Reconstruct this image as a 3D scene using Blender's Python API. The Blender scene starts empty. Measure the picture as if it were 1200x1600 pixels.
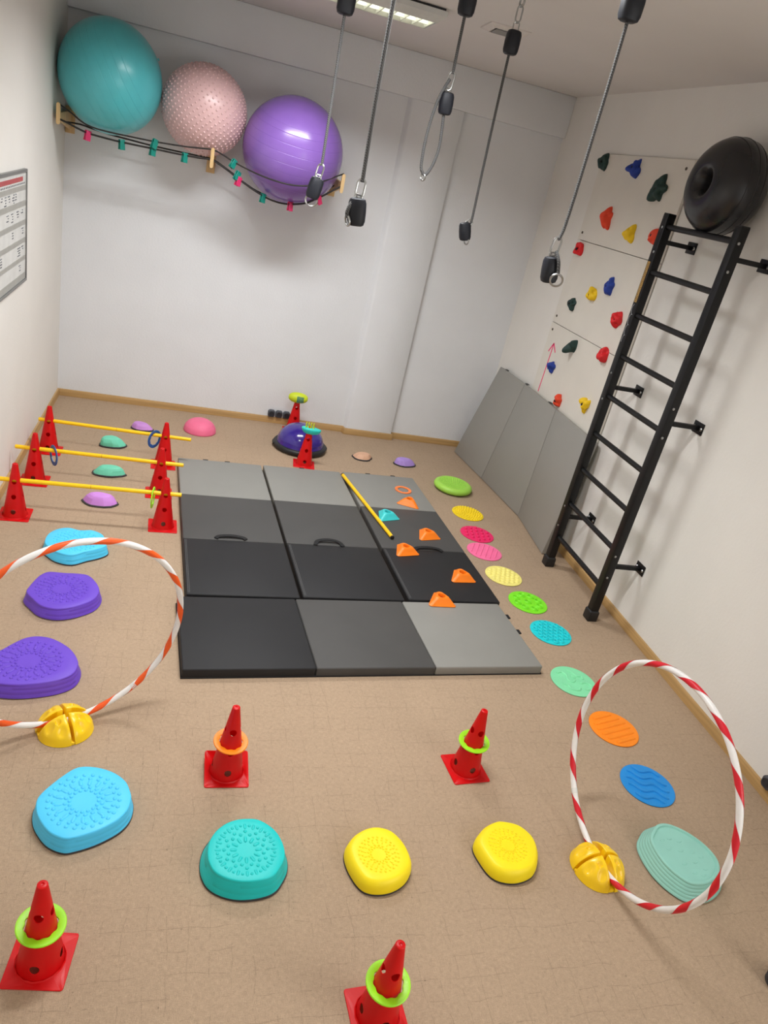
import bpy, bmesh, math, random
from mathutils import Vector, Matrix
sin, cos, pi, sqrt, rad = math.sin, math.cos, math.pi, math.sqrt, math.radians
S = bpy.context.scene
COL = S.collection

# ------------------------------------------------------------------ camera
CAM_X = (0.955633, -0.206975, 0.209589)
CAM_Y = (-0.096312, 0.452867, 0.886361)
CAM_Z = (-0.278371, -0.867221, 0.412840)
CAM_P = (0.93129, -5.95117, 2.10000)
cd = bpy.data.cameras.new('camera')
cd.sensor_fit = 'VERTICAL'; cd.sensor_height = 24.0; cd.lens = 17.2315
cd.clip_start = 0.05; cd.clip_end = 60
cam = bpy.data.objects.new('camera', cd); COL.objects.link(cam)
cam.matrix_world = Matrix(((CAM_X[0], CAM_Y[0], CAM_Z[0], CAM_P[0]),
                           (CAM_X[1], CAM_Y[1], CAM_Z[1], CAM_P[1]),
                           (CAM_X[2], CAM_Y[2], CAM_Z[2], CAM_P[2]), (0, 0, 0, 1)))
S.camera = cam

# ------------------------------------------------------------------ room size
W, H, YF = 3.556, 2.884, -7.4          # right wall, ceiling, front wall (behind the camera)
YP = -0.048                             # face of the pilaster and the beam
HB = 0.053                              # skirting height

# ------------------------------------------------------------------ world, lamps, exposure
wd = bpy.data.worlds.new('world'); S.world = wd; wd.use_nodes = True
wd.node_tree.nodes['Background'].inputs[0].default_value = (0.80, 0.88, 1.0, 1)
wd.node_tree.nodes['Background'].inputs[1].default_value = 0.6


def area(name, loc, sx, sy, watt, colour, rot=(0, 0, 0), spread=180):
    l = bpy.data.lights.new(name, 'AREA'); l.shape = 'RECTANGLE'; l.size = sx; l.size_y = sy
    l.energy = watt; l.color = colour; l.spread = rad(spread)
    o = bpy.data.objects.new(name, l); COL.objects.link(o); o.location = loc; o.rotation_euler = rot
    return o


FIX = ((1.45, -1.50), (1.45, -3.45))    # the two louvred fluorescent fixtures
area('ceiling_lamp_light', (FIX[0][0], FIX[0][1], 2.795), 1.10, 0.20, 42, (0.98, 0.99, 1.0), spread=148)
area('ceiling_lamp_light', (FIX[1][0], FIX[1][1], 2.795), 1.10, 0.20, 42, (0.98, 0.99, 1.0), spread=148)
area('window_daylight', (W + 0.085, -6.35, 1.55), 1.6, 1.5, 62, (1.0, 0.985, 0.95), rot=(rad(90), 0, rad(90)))   # daylight through the side window
S.view_settings.view_transform = 'Standard'; S.view_settings.look = 'None'
S.view_settings.gamma = 1.0; S.view_settings.use_curve_mapping = False
S.view_settings.exposure = -0.22


# ------------------------------------------------------------------ materials
def lin(c):
    c = c / 255.0
    return c / 12.92 if c <= 0.04045 else ((c + 0.055) / 1.055) ** 2.4


def rgb(c): return (lin(c[0]), lin(c[1]), lin(c[2]), 1)


MATS = {}


def mat(name, c, rough=0.5, metal=0.0, spec=0.5, vary=0.05, vscale=14.0, bump=0.0, bscale=200.0, coat=0.0, emit=0.0, sub=0.0):
    if name in MATS: return MATS[name]
    m = bpy.data.materials.new(name); m.use_nodes = True; MATS[name] = m
    nt = m.node_tree; n = nt.nodes; L = nt.links; b = n['Principled BSDF']
    b.inputs['Roughness'].default_value = rough; b.inputs['Metallic'].default_value = metal
    b.inputs['Specular IOR Level'].default_value = spec
    b.inputs['Coat Weight'].default_value = coat; b.inputs['Coat Roughness'].default_value = 0.2
    if sub: b.inputs['Subsurface Weight'].default_value = sub; b.inputs['Subsurface Scale'].default_value = 0.01
    tc = n.new('ShaderNodeTexCoord')
    nz = n.new('ShaderNodeTexNoise'); nz.inputs['Scale'].default_value = vscale; nz.inputs['Detail'].default_value = 4
    L.new(tc.outputs['Object'], nz.inputs['Vector'])
    hv = n.new('ShaderNodeHueSaturation'); hv.inputs['Color'].default_value = rgb(c)
    mr = n.new('ShaderNodeMapRange'); mr.inputs['From Min'].default_value = 0.3; mr.inputs['From Max'].default_value = 0.7
    mr.inputs['To Min'].default_value = 1 - vary; mr.inputs['To Max'].default_value = 1 + vary
    L.new(nz.outputs['Fac'], mr.inputs['Value']); L.new(mr.outputs['Result'], hv.inputs['Value'])
    L.new(hv.outputs['Color'], b.inputs['Base Color'])
    if bump:
        n2 = n.new('ShaderNodeTexNoise'); n2.inputs['Scale'].default_value = bscale; n2.inputs['Detail'].default_value = 3
        L.new(tc.outputs['Object'], n2.inputs['Vector'])
        bp = n.new('ShaderNodeBump'); bp.inputs['Strength'].default_value = bump; bp.inputs['Distance'].default_value = 0.004
        L.new(n2.outputs['Fac'], bp.inputs['Height']); L.new(bp.outputs['Normal'], b.inputs['Normal'])
    if emit:
        b.inputs['Emission Color'].default_value = rgb(c); b.inputs['Emission Strength'].default_value = emit
    return m


def carpet_mat():
    m = bpy.data.materials.new('carpet'); m.use_nodes = True
    nt = m.node_tree; n = nt.nodes; L = nt.links; b = n['Principled BSDF']
    b.inputs['Roughness'].default_value = 0.92; b.inputs['Specular IOR Level'].default_value = 0.2
    tc = n.new('ShaderNodeTexCoord')

    def noise(scale, det, vec=None):
        q = n.new('ShaderNodeTexNoise'); q.inputs['Scale'].default_value = scale; q.inputs['Detail'].default_value = det
        L.new(vec or tc.outputs['Object'], q.inputs['Vector']); return q

    def math_(op, a, bb=None, cc=None):
        q = n.new('ShaderNodeMath'); q.operation = op
        for i, x in enumerate((a, bb, cc)):
            if x is None: continue
            if isinstance(x, (int, float)): q.inputs[i].default_value = x
            else: L.new(x, q.inputs[i])
        return q.outputs[0]
    big = noise(2.2, 3); fib = noise(420, 2); mid = noise(75, 5)
    def fibre(sx, sy):
        mp = n.new('ShaderNodeMapping'); mp.inputs['Scale'].default_value = (sx, sy, 1); L.new(tc.outputs['Object'], mp.inputs[0]); return noise(1.0, 3, mp.outputs[0])
    fa, fb = fibre(60, 520), fibre(520, 60)
    # creased seams in a loose grid, wandering a little, broken up by noise
    warp = noise(5.0, 4)
    mx = n.new('ShaderNodeMix'); mx.data_type = 'VECTOR'; mx.inputs['Factor'].default_value = 0.05
    L.new(tc.outputs['Object'], mx.inputs['A']); L.new(warp.outputs['Color'], mx.inputs['B'])
    sep = n.new('ShaderNodeSeparateXYZ'); L.new(mx.outputs['Result'], sep.inputs[0])
    seams = None
    for ax, per in (('X', 0.058), ('Y', 0.066)):
        fr = math_('FRACT', math_('DIVIDE', sep.outputs[ax], per))
        d = math_('ABSOLUTE', math_('SUBTRACT', fr, 0.5))
        ln = math_('LESS_THAN', d, 0.018)
        seams = ln if seams is None else math_('MAXIMUM', seams, ln)
    brk = noise(9.0, 6); gate = math_('GREATER_THAN', brk.outputs['Fac'], 0.50)
    seams = math_('MULTIPLY', seams, gate)
    spk = n.new('ShaderNodeTexVoronoi'); spk.inputs['Scale'].default_value = 30
    L.new(tc.outputs['Object'], spk.inputs['Vector'])
    sp = math_('MULTIPLY', math_('LESS_THAN', spk.outputs['Distance'], 0.085), math_('GREATER_THAN', noise(40, 2).outputs['Fac'], 0.56))
    v = math_('ADD', math_('MULTIPLY', math_('SUBTRACT', big.outputs['Fac'], 0.5), 0.20), 1.0)
    v = math_('ADD', v, math_('MULTIPLY', math_('SUBTRACT', fib.outputs['Fac'], 0.5), 0.75))
    v = math_('ADD', v, math_('MULTIPLY', math_('SUBTRACT', mid.outputs['Fac'], 0.5), 0.30))
    v = math_('ADD', v, math_('MULTIPLY', math_('SUBTRACT', math_('ADD', fa.outputs['Fac'], fb.outputs['Fac']), 1.0), 0.45))
    v = math_('SUBTRACT', v, math_('MULTIPLY', seams, 0.16))
    v = math_('SUBTRACT', v, math_('MULTIPLY', sp, 0.30))
    hv = n.new('ShaderNodeHueSaturation'); hv.inputs['Color'].default_value = rgb((174, 151, 127))
    L.new(v, hv.inputs['Value']); L.new(hv.outputs['Color'], b.inputs['Base Color'])
    bp = n.new('ShaderNodeBump'); bp.inputs['Strength'].default_value = 0.5; bp.inputs['Distance'].default_value = 0.003
    hh = math_('SUBTRACT', fib.outputs['Fac'], math_('MULTIPLY', seams, 0.8))
    L.new(hh, bp.inputs['Height']); L.new(bp.outputs['Normal'], b.inputs['Normal'])
    return m


def wood_mat(name, c, scale=(3, 60, 60)):
    m = mat(name, c, 0.4, vary=0.16, vscale=1.0)
    nt = m.node_tree; mp = nt.nodes.new('ShaderNodeMapping'); mp.inputs['Scale'].default_value = scale
    tc = [x for x in nt.nodes if x.type == 'TEX_COORD'][0]; nz = [x for x in nt.nodes if x.type == 'TEX_NOISE'][0]
    nt.links.new(tc.outputs['Object'], mp.inputs[0]); nt.links.new(mp.outputs[0], nz.inputs['Vector'])
    return m


def rope_mat():
    m = mat('rope_grey', (150, 150, 146), 0.8)
    nt = m.node_tree; n = nt.nodes; L = nt.links; b = n['Principled BSDF']
    tc = [x for x in n if x.type == 'TEX_COORD'][0]
    w = n.new('ShaderNodeTexWave'); w.bands_direction = 'DIAGONAL'; w.inputs['Scale'].default_value = 90
    L.new(tc.outputs['Object'], w.inputs['Vector'])
    cr = n.new('ShaderNodeValToRGB'); cr.color_ramp.elements[0].color = rgb((44, 44, 46)); cr.color_ramp.elements[1].color = rgb((104, 104, 104))
    L.new(w.outputs['Fac'], cr.inputs[0]); L.new(cr.outputs[0], b.inputs['Base Color'])
    return m


CARPET = carpet_mat()
WALL = mat('wall_paint', (229, 231, 234), 0.75, vary=0.02, vscale=3, bump=0.25, bscale=70, spec=0.3)
WALLW = mat('wall_paint_warm', (234, 231, 225), 0.75, vary=0.02, vscale=3, bump=0.2, bscale=60, spec=0.3)
CEIL = mat('ceiling_paint', (222, 218, 215), 0.85, vary=0.02, vscale=2, bump=0.15, bscale=50, spec=0.2)
SKIRT = wood_mat('skirting_wood', (184, 148, 96), (2, 2, 60))
PINE = wood_mat('pine_wood', (214, 180, 128), (30, 30, 4))
RED = mat('cone_red', (238, 12, 18), 0.38, vary=0.04)
def translucent(m, f):
    nt = m.node_tree; n = nt.nodes; L = nt.links; b = n['Principled BSDF']; o = n['Material Output']
    tr = n.new('ShaderNodeBsdfTranslucent'); mx = n.new('ShaderNodeMixShader'); mx.inputs[0].default_value = f
    L.new(b.inputs['Base Color'].links[0].from_socket, tr.inputs[0])
    L.new(b.outputs[0], mx.inputs[1]); L.new(tr.outputs[0], mx.inputs[2]); L.new(mx.outputs[0], o.inputs[0])


translucent(RED, 0.35)
POLE_Y = mat('pole_yellow', (255, 204, 10), 0.35)
BLACKP = mat('black_plastic', (26, 27, 30), 0.45)
BLACKM = mat('black_metal', (17, 17, 19), 0.42, bump=0.05, spec=0.35)
NAVYP = mat('stopper_plastic', (19, 22, 31), 0.5, spec=0.4)
STEEL = mat('zinc_steel', (176, 178, 178), 0.3, metal=1.0)
ROPE = rope_mat()
RUBBER = mat('dark_rubber', (58, 56, 58), 0.8)
VINK = mat('vinyl_black', (35, 35, 37), 0.6, vary=0.05, vscale=5, bump=0.06, bscale=500, spec=0.32)
VIND = mat('vinyl_dark_grey', (75, 74, 73), 0.6, vary=0.04, vscale=5, bump=0.06, bscale=500, spec=0.32)
VING = mat('vinyl_light_grey', (138, 137, 132), 0.6, vary=0.03, vscale=5, bump=0.06, bscale=500, spec=0.32)
STRAP = mat('strap_black', (20, 20, 22), 0.8, bump=0.3, bscale=800)
STITCH = mat('stitch_thread', (112, 112, 112), 0.8)
WHITEP = mat('white_plastic', (235, 235, 232), 0.4)


# ------------------------------------------------------------------ mesh builder
class MB:
    def __init__(s): s.v = []; s.f = []

    def add(s, verts, faces):
        k = len(s.v); s.v += [tuple(p) for p in verts]; s.f += [tuple(i + k for i in q) for q in faces]

    def box(s, c, d, rot=None, taper=None):
        hx, hy, hz = d[0] / 2, d[1] / 2, d[2] / 2; P = []
        for z in (-1, 1):
            t = (taper if (taper and z > 0) else 1.0)
            for x, y in ((-1, -1), (1, -1), (1, 1), (-1, 1)):
                p = Vector((x * hx * t, y * hy * t, z * hz))
                if rot is not None: p = rot @ p
                P.append(p + Vector(c))
        s.add(P, [(3, 2, 1, 0), (4, 5, 6, 7), (0, 1, 5, 4), (1, 2, 6, 5), (2, 3, 7, 6), (3, 0, 4, 7)])

    def hexa(s, P):  # eight corners: bottom ring then top ring
        s.add(P, [(3, 2, 1, 0), (4, 5, 6, 7), (0, 1, 5, 4), (1, 2, 6, 5), (2, 3, 7, 6), (3, 0, 4, 7)])

    def loft(s, rings, cap0=True, cap1=True, closed=True):
        n = len(rings[0]); V = [p for r in rings for p in r]; F = []
        for i in range(len(rings) - 1):
            for j in range(n if closed else n - 1):
                k = (j + 1) % n
                F.append((i * n + j, i * n + k, (i + 1) * n + k, (i + 1) * n + j))
        if cap0: F.append(tuple(range(n - 1, -1, -1)))
        if cap1: F.append(tuple((len(rings) - 1) * n + j for j in range(n)))
        s.add(V, F)

    def lathe(s, prof, seg=32, c=(0, 0, 0), rot=None, cap0=True, cap1=True):
        R = []
        for r, z in prof:
            ring = []
            for j in range(seg):
                p = Vector((r * cos(2 * pi * j / seg), r * sin(2 * pi * j / seg), z))
                if rot is not None: p = rot @ p
                ring.append(p + Vector(c))
            R.append(ring)
        s.loft(R, cap0, cap1)

    def tube(s, pts, r, seg=10, closed=False):
        P = [Vector(p) for p in pts]; n = len(P); rr = r if isinstance(r, (list, tuple)) else [r] * n
        T = []
        for i in range(n):
            a = P[(i - 1) % n] if (closed or i) else P[0]; b = P[(i + 1) % n] if (closed or i < n - 1) else P[-1]
            T.append((b - a).normalized())
        u = T[0].orthogonal().normalized(); R = []
        for i in range(n):
            u = (u - T[i] * u.dot(T[i])).normalized(); w = T[i].cross(u)
            R.append([P[i] + (u * cos(2 * pi * j / seg) + w * sin(2 * pi * j / seg)) * rr[i] for j in range(seg)])
        if closed:
            # line the last ring up with the first
            best = min(range(seg), key=lambda k: (R[-1][k] - R[0][0]).length)
            R2 = [R[-1][(j + best) % seg] for j in range(seg)]
            k0 = len(s.v); s.loft(R, False, False)
            base = k0 + (n - 1) * seg
            for j in range(seg):
                j2 = (j + 1) % seg
                s.f.append((base + (j + best) % seg, base + (j2 + best) % seg, k0 + j2, k0 + j))
        else:
            s.loft(R)

    def ball(s, c, r, seg=12, rings=8, sc=(1, 1, 1)):
        R = []
        for i in range(1, rings):
            t = pi * i / rings
            R.append([(c[0] + r * sc[0] * sin(t) * cos(2 * pi * j / seg), c[1] + r * sc[1] * sin(t) * sin(2 * pi * j / seg), c[2] - r * sc[2] * cos(t)) for j in range(seg)])
        s.loft(R)

    def mesh(s, name, bevel=0.0, bseg=2, angle=40, smooth=True, merge=0.0, wn=False):
        me = bpy.data.meshes.new(name); me.from_pydata(s.v, [], s.f)
        bm = bmesh.new(); bm.from_mesh(me)
        if merge: bmesh.ops.remove_doubles(bm, verts=bm.verts, dist=merge)
        bmesh.ops.recalc_face_normals(bm, faces=bm.faces)
        if bevel:
            ed = [e for e in bm.edges if len(e.link_faces) == 2 and e.calc_face_angle(0) > rad(30)]
            bmesh.ops.bevel(bm, geom=ed, offset=bevel, segments=bseg, profile=0.5, affect='EDGES', clamp_overlap=True)
        bm.to_mesh(me); bm.free()
        if smooth:
            me.polygons.foreach_set('use_smooth', [True] * len(me.polygons))
            me.set_sharp_from_angle(angle=rad(angle))
        me.update(); return me

    def build(s, name, m, parent=None, **k):
        return link(name, s.mesh(name, **k), m, parent)


def link(name, me, m, parent=None, loc=(0, 0, 0), rot=(0, 0, 0)):
    if m is not None and not me.materials: me.materials.append(m)
    o = bpy.data.objects.new(name, me); COL.objects.link(o)
    o.location = loc; o.rotation_euler = rot
    if parent is not None: o.parent = parent
    return o


def thing(name, label, cat, loc=(0, 0, 0), rotz=0.0, group=None, rot=None):
    o = bpy.data.objects.new(name, None); COL.objects.link(o); o.empty_display_size = 0.05
    o.location = loc; o.rotation_euler = rot if rot else (0, 0, rotz)
    o['label'] = label; o['category'] = cat
    if group: o['group'] = group
    return o


def tag(o, label, cat, group=None):
    o['label'] = label; o['category'] = cat
    if group: o['group'] = group
    return o


def copy_tree(o, parent=None):
    c = o.copy(); COL.objects.link(c)
    if parent is not None: c.parent = parent
    for ch in list(o.children): copy_tree(ch, c)
    return c


def again(o, loc, rotz, label, group=None):
    c = copy_tree(o); c.location = loc; c.rotation_euler = (0, 0, rotz); c['label'] = label
    if group: c['group'] = group
    return c


def struct(o): o['kind'] = 'structure'; return o
def stuff(o): o['kind'] = 'stuff'; return o


def smooth_closed(pts, n=5):
    N = len(pts); o = []
    for i in range(N):
        p = [Vector(pts[(i + k - 1) % N]) for k in range(4)]
        for q in range(n):
            t = q / n
            o.append(0.5 * (2 * p[1] + (p[2] - p[0]) * t + (2 * p[0] - 5 * p[1] + 4 * p[2] - p[3]) * t * t + (3 * p[1] - p[0] - 3 * p[2] + p[3]) * t ** 3))
    return o


def smooth_open(pts, n=4):
    N = len(pts); o = []
    for i in range(N - 1):
        p = [Vector(pts[max(0, min(N - 1, i + k - 1))]) for k in range(4)]
        for q in range(n):
            t = q / n
            o.append(0.5 * (2 * p[1] + (p[2] - p[0]) * t + (2 * p[0] - 5 * p[1] + 4 * p[2] - p[3]) * t * t + (3 * p[1] - p[0] - 3 * p[2] + p[3]) * t ** 3))
    o.append(Vector(pts[-1])); return o


# ================================================================== the room
b = MB(); b.box((W / 2, YF / 2, -0.05), (W + 0.3, -YF + 0.3, 0.10)); struct(b.build('floor', CARPET, smooth=False))
b = MB(); b.box((W / 2, YF / 2, H + 0.05), (W + 0.3, -YF + 0.3, 0.10)); struct(b.build('ceiling', CEIL, smooth=False))
b = MB(); b.box((-0.075, YF / 2, H / 2), (0.15, -YF + 0.3, H)); struct(b.build('wall_left', WALLW, smooth=False))
# right wall with a window opening beside the camera
wy0, wy1, wz0, wz1 = -7.15, -5.55, 0.80, 2.30
b = MB(); X = W + 0.075
b.box((X, (wy1 + 0.15) / 2, H / 2), (0.15, 0.15 - wy1, H)); b.box((X, (wy0 + YF - 0.15) / 2, H / 2), (0.15, wy0 - YF + 0.15, H))
b.box((X, (wy0 + wy1) / 2, wz0 / 2), (0.15, wy1 - wy0, wz0)); b.box((X, (wy0 + wy1) / 2, (wz1 + H) / 2), (0.15, wy1 - wy0, H - wz1))
struct(b.build('wall_right', WALLW, smooth=False))
b = MB(); t = 0.05
for y in (wy0 + t / 2, (wy0 + wy1) / 2, wy1 - t / 2): b.box((W + 0.05, y, (wz0 + wz1) / 2), (0.06, t, wz1 - wz0))
for z in (wz0 + t / 2, wz1 - t / 2): b.box((W + 0.05, (wy0 + wy1) / 2, z), (0.06, wy1 - wy0, t))
w1 = struct(b.build('window_1', WHITEP, smooth=False))
GL = mat('window_glass', (250, 252, 252), 0.02); GL.node_tree.nodes['Principled BSDF'].inputs['Transmission Weight'].default_value = 1.0
for y in ((wy0 * 3 + wy1) / 4, (wy0 + wy1 * 3) / 4):
    b = MB(); b.box((W + 0.105, y, (wz0 + wz1) / 2), (0.006, (wy1 - wy0) / 2 - 0.01, wz1 - wz0 - 0.01)); b.build('pane', GL, w1, smooth=False)
b = MB(); b.box((W / 2, YF - 0.075, H / 2), (W, 0.15, H)); struct(b.build('wall_front', WALL, smooth=False))
# back wall: two shallow recesses left by a beam over them and a flat pilaster between them
b = MB(); b.box((W / 2, 0.075, H / 2), (W, 0.15, H))
wb = struct(b.build('wall_back', WALL, smooth=False))
pil = []
for z in (0.0, 2.60):
    pil.append([(2.296, 0.0, z), (2.312, -0.026, z), (2.322, -0.040, z), (2.336, YP, z), (2.718, YP, z), (2.724, -0.042, z), (2.724, 0.0, z)])
b = MB(); b.loft(pil); struct(b.build('trim_1', WALL, angle=50))
b = MB(); b.box((W / 2, YP / 2, (2.60 + H) / 2), (W, -YP, H - 2.60)); struct(b.build('trim_2', WALL, bevel=0.006))

def skirting(name, pts):   # pts: wall line; offsets into the room on the left of the travel direction
    prof = ((0, 0), (0.014, 0), (0.014, 0.040), (0.010, 0.050), (0.004, HB), (0, HB))
    P = [Vector((p[0], p[1], 0)) for p in pts]; R = []
    for i, p in enumerate(P):
        d0 = (P[i] - P[i - 1]).normalized() if i else None; d1 = (P[i + 1] - P[i]).normalized() if i < len(P) - 1 else None
        if d0 is None: n = Vector((d1.y, -d1.x, 0)); k = 1
        elif d1 is None: n = Vector((d0.y, -d0.x, 0)); k = 1
        else:
            n0 = Vector((d0.y, -d0.x, 0)); n1 = Vector((d1.y, -d1.x, 0)); n = (n0 + n1).normalized(); k = 1 / max(0.3, n.dot(n0))
        R.append([p + n * (q[0] * k) + Vector((0, 0, q[1])) for q in prof])
    m = MB(); m.loft(R); return struct(m.build(name, SKIRT, angle=35))


skirting('baseboard_left', [(0, YF), (0, -0.0145)])
skirting('baseboard_back', [(0, 0), (2.296, 0), (2.310, YP), (2.724, YP), (2.724, 0), (W, 0)])
skirting('baseboard_right', [(W, -0.0145), (W, YF)])


# ================================================================== ceiling fixtures
HOUS = mat('lamp_housing', (205, 206, 204), 0.45)
LOUV = mat('lamp_louvre', (206, 210, 196), 0.35)
LAMP = mat('lamp_glow', (255, 252, 244), 0.5, emit=6.0)


def ceiling_light(fx, fy, label):
    t = thing('ceiling_light', label, 'lamp', (fx, fy, H))
    L2, w0, w1 = 0.58, 0.165, 0.125
    b = MB()       # sloped tray: outer shell with an opening below
    def ring(l, w, z): return [(-l, -w, z), (l, -w, z), (l, w, z), (-l, w, z)]
    b.loft([ring(L2 - 0.02, w1 - 0.02, -0.012), ring(L2, w0, -0.012), ring(L2, w0, -0.036), ring(L2 - 0.035, w1, -0.066), ring(L2 - 0.041, w1 - 0.006, -0.066), ring(L2 - 0.041, w1 - 0.006, -0.014)], True, True)
    b.build('housing', HOUS, t, smooth=False)
    b = MB(); b.box((0, 0, -0.006), (2 * L2 - 0.02, 2 * w0 - 0.02, 0.011)); b.build('shadow_gap', BLACKP, t, smooth=False)  # black slab painting in the shadow gap between housing and ceiling
    for s in (-1, 1):
        b = MB(); b.tube([(-L2 + 0.07, s * 0.055, -0.026), (L2 - 0.07, s * 0.055, -0.026)], 0.0085, 12); b.build('tube', LAMP, t)
    b = MB(); b.box((0, 0, -0.0165), (2 * L2 - 0.09, 2 * w1 - 0.02, 0.003)); b.build('reflector', LAMP, t, smooth=False)
    for k in range(17):
        x = -0.535 + k * 1.07 / 16
        b = MB()
        b.hexa([(x - 0.002, -w1 + 0.008, -0.064), (x + 0.002, -w1 + 0.008, -0.064), (x + 0.002, w1 - 0.008, -0.064), (x - 0.002, w1 - 0.008, -0.064),
                (x - 0.013, -w1 + 0.008, -0.036), (x + 0.013, -w1 + 0.008, -0.036), (x + 0.013, w1 - 0.008, -0.036), (x - 0.013, w1 - 0.008, -0.036)])
        b.build('louvre_slat', LOUV, t, smooth=False)
    b = MB(); b.box((0, 0, -0.055), (1.07, 0.008, 0.018))
    for s in (-1, 1):
        b.hexa([(-0.535, s * (w1 - 0.007), -0.065), (0.535, s * (w1 - 0.007), -0.065), (0.535, s * (w1 - 0.012), -0.065), (-0.535, s * (w1 - 0.012), -0.065),
                (-0.535, s * (w1 - 0.007), -0.035), (0.535, s * (w1 - 0.007), -0.035), (0.535, s * (w1 - 0.045), -0.035), (-0.535, s * (w1 - 0.045), -0.035)])
    b.build('side_reflector', LOUV, t, smooth=False)
    return t


ceiling_light(FIX[0][0], FIX[0][1], 'louvred fluorescent ceiling light with white cells, nearer the back wall')
ceiling_light(FIX[1][0], FIX[1][1], 'louvred fluorescent ceiling light above the front half of the room')
t = thing('ceiling_vent', 'small square white ceiling vent with a grey grille', 'vent', (2.37, -1.60, H), rad(-4))
b = MB(); b.lathe([(0.155, 0), (0.155, -0.006), (0.10, -0.018), (0.10, 0)], 4, rot=Matrix.Rotation(pi / 4, 3, 'Z')); b.build('frame', mat('vent_white', (214, 208, 203), 0.6), t, smooth=False)
VG = mat('vent_grey', (150, 148, 145), 0.7)
for k in range(6):
    b = MB(); b.box((0, -0.05 + k * 0.02, -0.0195), (0.125, 0.015, 0.004)); b.build('slat', VG, t, smooth=False)


# ================================================================== gym mats on the floor
TM = 0.05


def gym_mat(w, l, mats, loc, rotz, label, group, handle=None, tabs=()):
    """w across, l along; panels run from +y (mats[0]) to -y"""
    t = thing('gym_mat', label, 'mat', loc, rotz, group)
    pl = l / 3
    for k, m in enumerate(mats):
        y = l / 2 - pl * (k + 0.5)
        b = MB(); b.box((0, y, TM / 2), (w, pl - 0.003, TM)); b.build('panel', m, t, bevel=0.007, bseg=3)
        if k < 2:
            b = MB(); b.box((0, l / 2 - pl * (k + 1), TM - 0.012), (w - 0.012, 0.006, 0.010)); b.build('fold_seam', STRAP, t, smooth=False)
    if handle:
        hx, hy, hw, hd, hz = handle
        pts = smooth_open([(hx - hw, hy, TM + 0.003), (hx - hw * 0.75, hy + hd * 0.8, TM + 0.004 + hz * .5), (hx, hy + hd, TM + 0.006 + hz), (hx + hw * 0.75, hy + hd * 0.8, TM + 0.004 + hz * .5), (hx + hw, hy, TM + 0.003)], 6)
        R = []
        for i, p in enumerate(pts):
            a = pts[max(0, i - 1)]; c = pts[min(len(pts) - 1, i + 1)]; d = (c - a).normalized(); n = Vector((-d.y, d.x, 0)).normalized()
            R.append([p - n * 0.012, p + n * 0.012, p + n * 0.012 + Vector((0, 0, 0.004)), p - n * 0.012 + Vector((0, 0, 0.004))])
        b = MB(); b.loft(R); b.build('handle', STRAP, t)
    for tx, ty, rz in tabs:
        b = MB(); b.box((tx, ty, TM - 0.006), (0.035, 0.016, 0.006), Matrix.Rotation(rz, 3, 'Z')); b.build('fastener_tab', STRAP, t, smooth=False)
    if handle:          # two pale rows of stitching along the left edge
        for q in (0.010, 0.017):
            b = MB(); b.box((-w / 2 + q, -l / 2 + pl / 2, TM + 0.0002), (0.0012, pl - 0.03, 0.0006)); b.build('stitching', STITCH, t, smooth=False)
    # black strip painting in the shadow line round the lower edge
    b = MB(); b.box((0, 0, 0.004), (w + 0.004, l + 0.004, 0.006)); b.build('base_shadow_strip', STRAP, t, smooth=False)
    return t


GM = 'folding gym mats laid side by side'
PH = rad(3.3)
gym_mat(0.572, 1.70, (VING, VIND, VINK), (1.2835, -1.937, 0), PH, 'three-panel folding gym mat beside the red hurdle cones, leftmost of three side by side', GM,
        (-0.02, -0.275, 0.085, 0.025, 0.004), ((-0.10, 0.857, 0), (0.05, 0.857, 0)))
gym_mat(0.566, 1.70, (VING, VIND, VINK), (1.868, -1.896, 0), PH, 'three-panel folding gym mat in the middle of the row, with a looped black handle', GM,
        (-0.03, -0.295, 0.085, 0.050, 0.010), ((0.0, 0.857, 0),))
gym_mat(0.560, 1.70, (VING, VIND, VINK), (2.4555, -1.852, 0), PH, 'three-panel folding gym mat with orange and turquoise markers on it', GM,
        (0.02, -0.30, 0.095, 0.030, 0.006), ((-0.08, 0.857, 0), (0.12, 0.857, 0)))
gym_mat(0.560, 1.765, (VINK, VIND, VING), (1.904, -3.041, 0), PH + rad(90) + rad(0.8), 'folding gym mat lying crosswise in front of the other three, black end on the left', GM,
        None, ((0.02, -0.890, 0), (0.16, -0.890, 0)))

# ================================================================== grey mat leaning in the right corner
t = thing('leaning_mat', 'grey three-panel folding mat leaning against the climbing wall', 'mat', (3.40, -1.05, 0))
B0 = [(3.298, -0.153), (3.363, -0.716), (3.430, -1.383), (3.378, -1.960)]
T0 = [(3.534, -0.19, 0.815), (3.530, -0.735, 0.832), (3.530, -1.33, 0.832), (3.530, -1.93, 0.826)]
O = Vector((3.40, -1.05, 0))
LG = mat('vinyl_lean_grey', (150, 148, 142), 0.42, vary=0.02, vscale=3, bump=0.03, bscale=300)
for k in range(3):
    def face(i, dy):
        f0 = Vector((B0[i][0], B0[i][1] + dy, 0.004)); tb = Vector((T0[i][0], T0[i][1] + dy, T0[i][2]))
        n = Vector((0.97, 0.0, -0.24)) * 0.045         # thickness direction, towards the wall
        bb = f0 + Vector((0.045, 0, 0)); tf = tb + Vector((-0.042, 0, 0.012))
        return f0, bb, tb, tf
    a = face(k, -0.0015); c = face(k + 1, 0.0015)
    b = MB(); b.hexa([p - O for p in (a[0], c[0], c[1], a[1], a[3], c[3], c[2], a[2])]); b.build('panel', LG, t, bevel=0.006, bseg=2)
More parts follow.
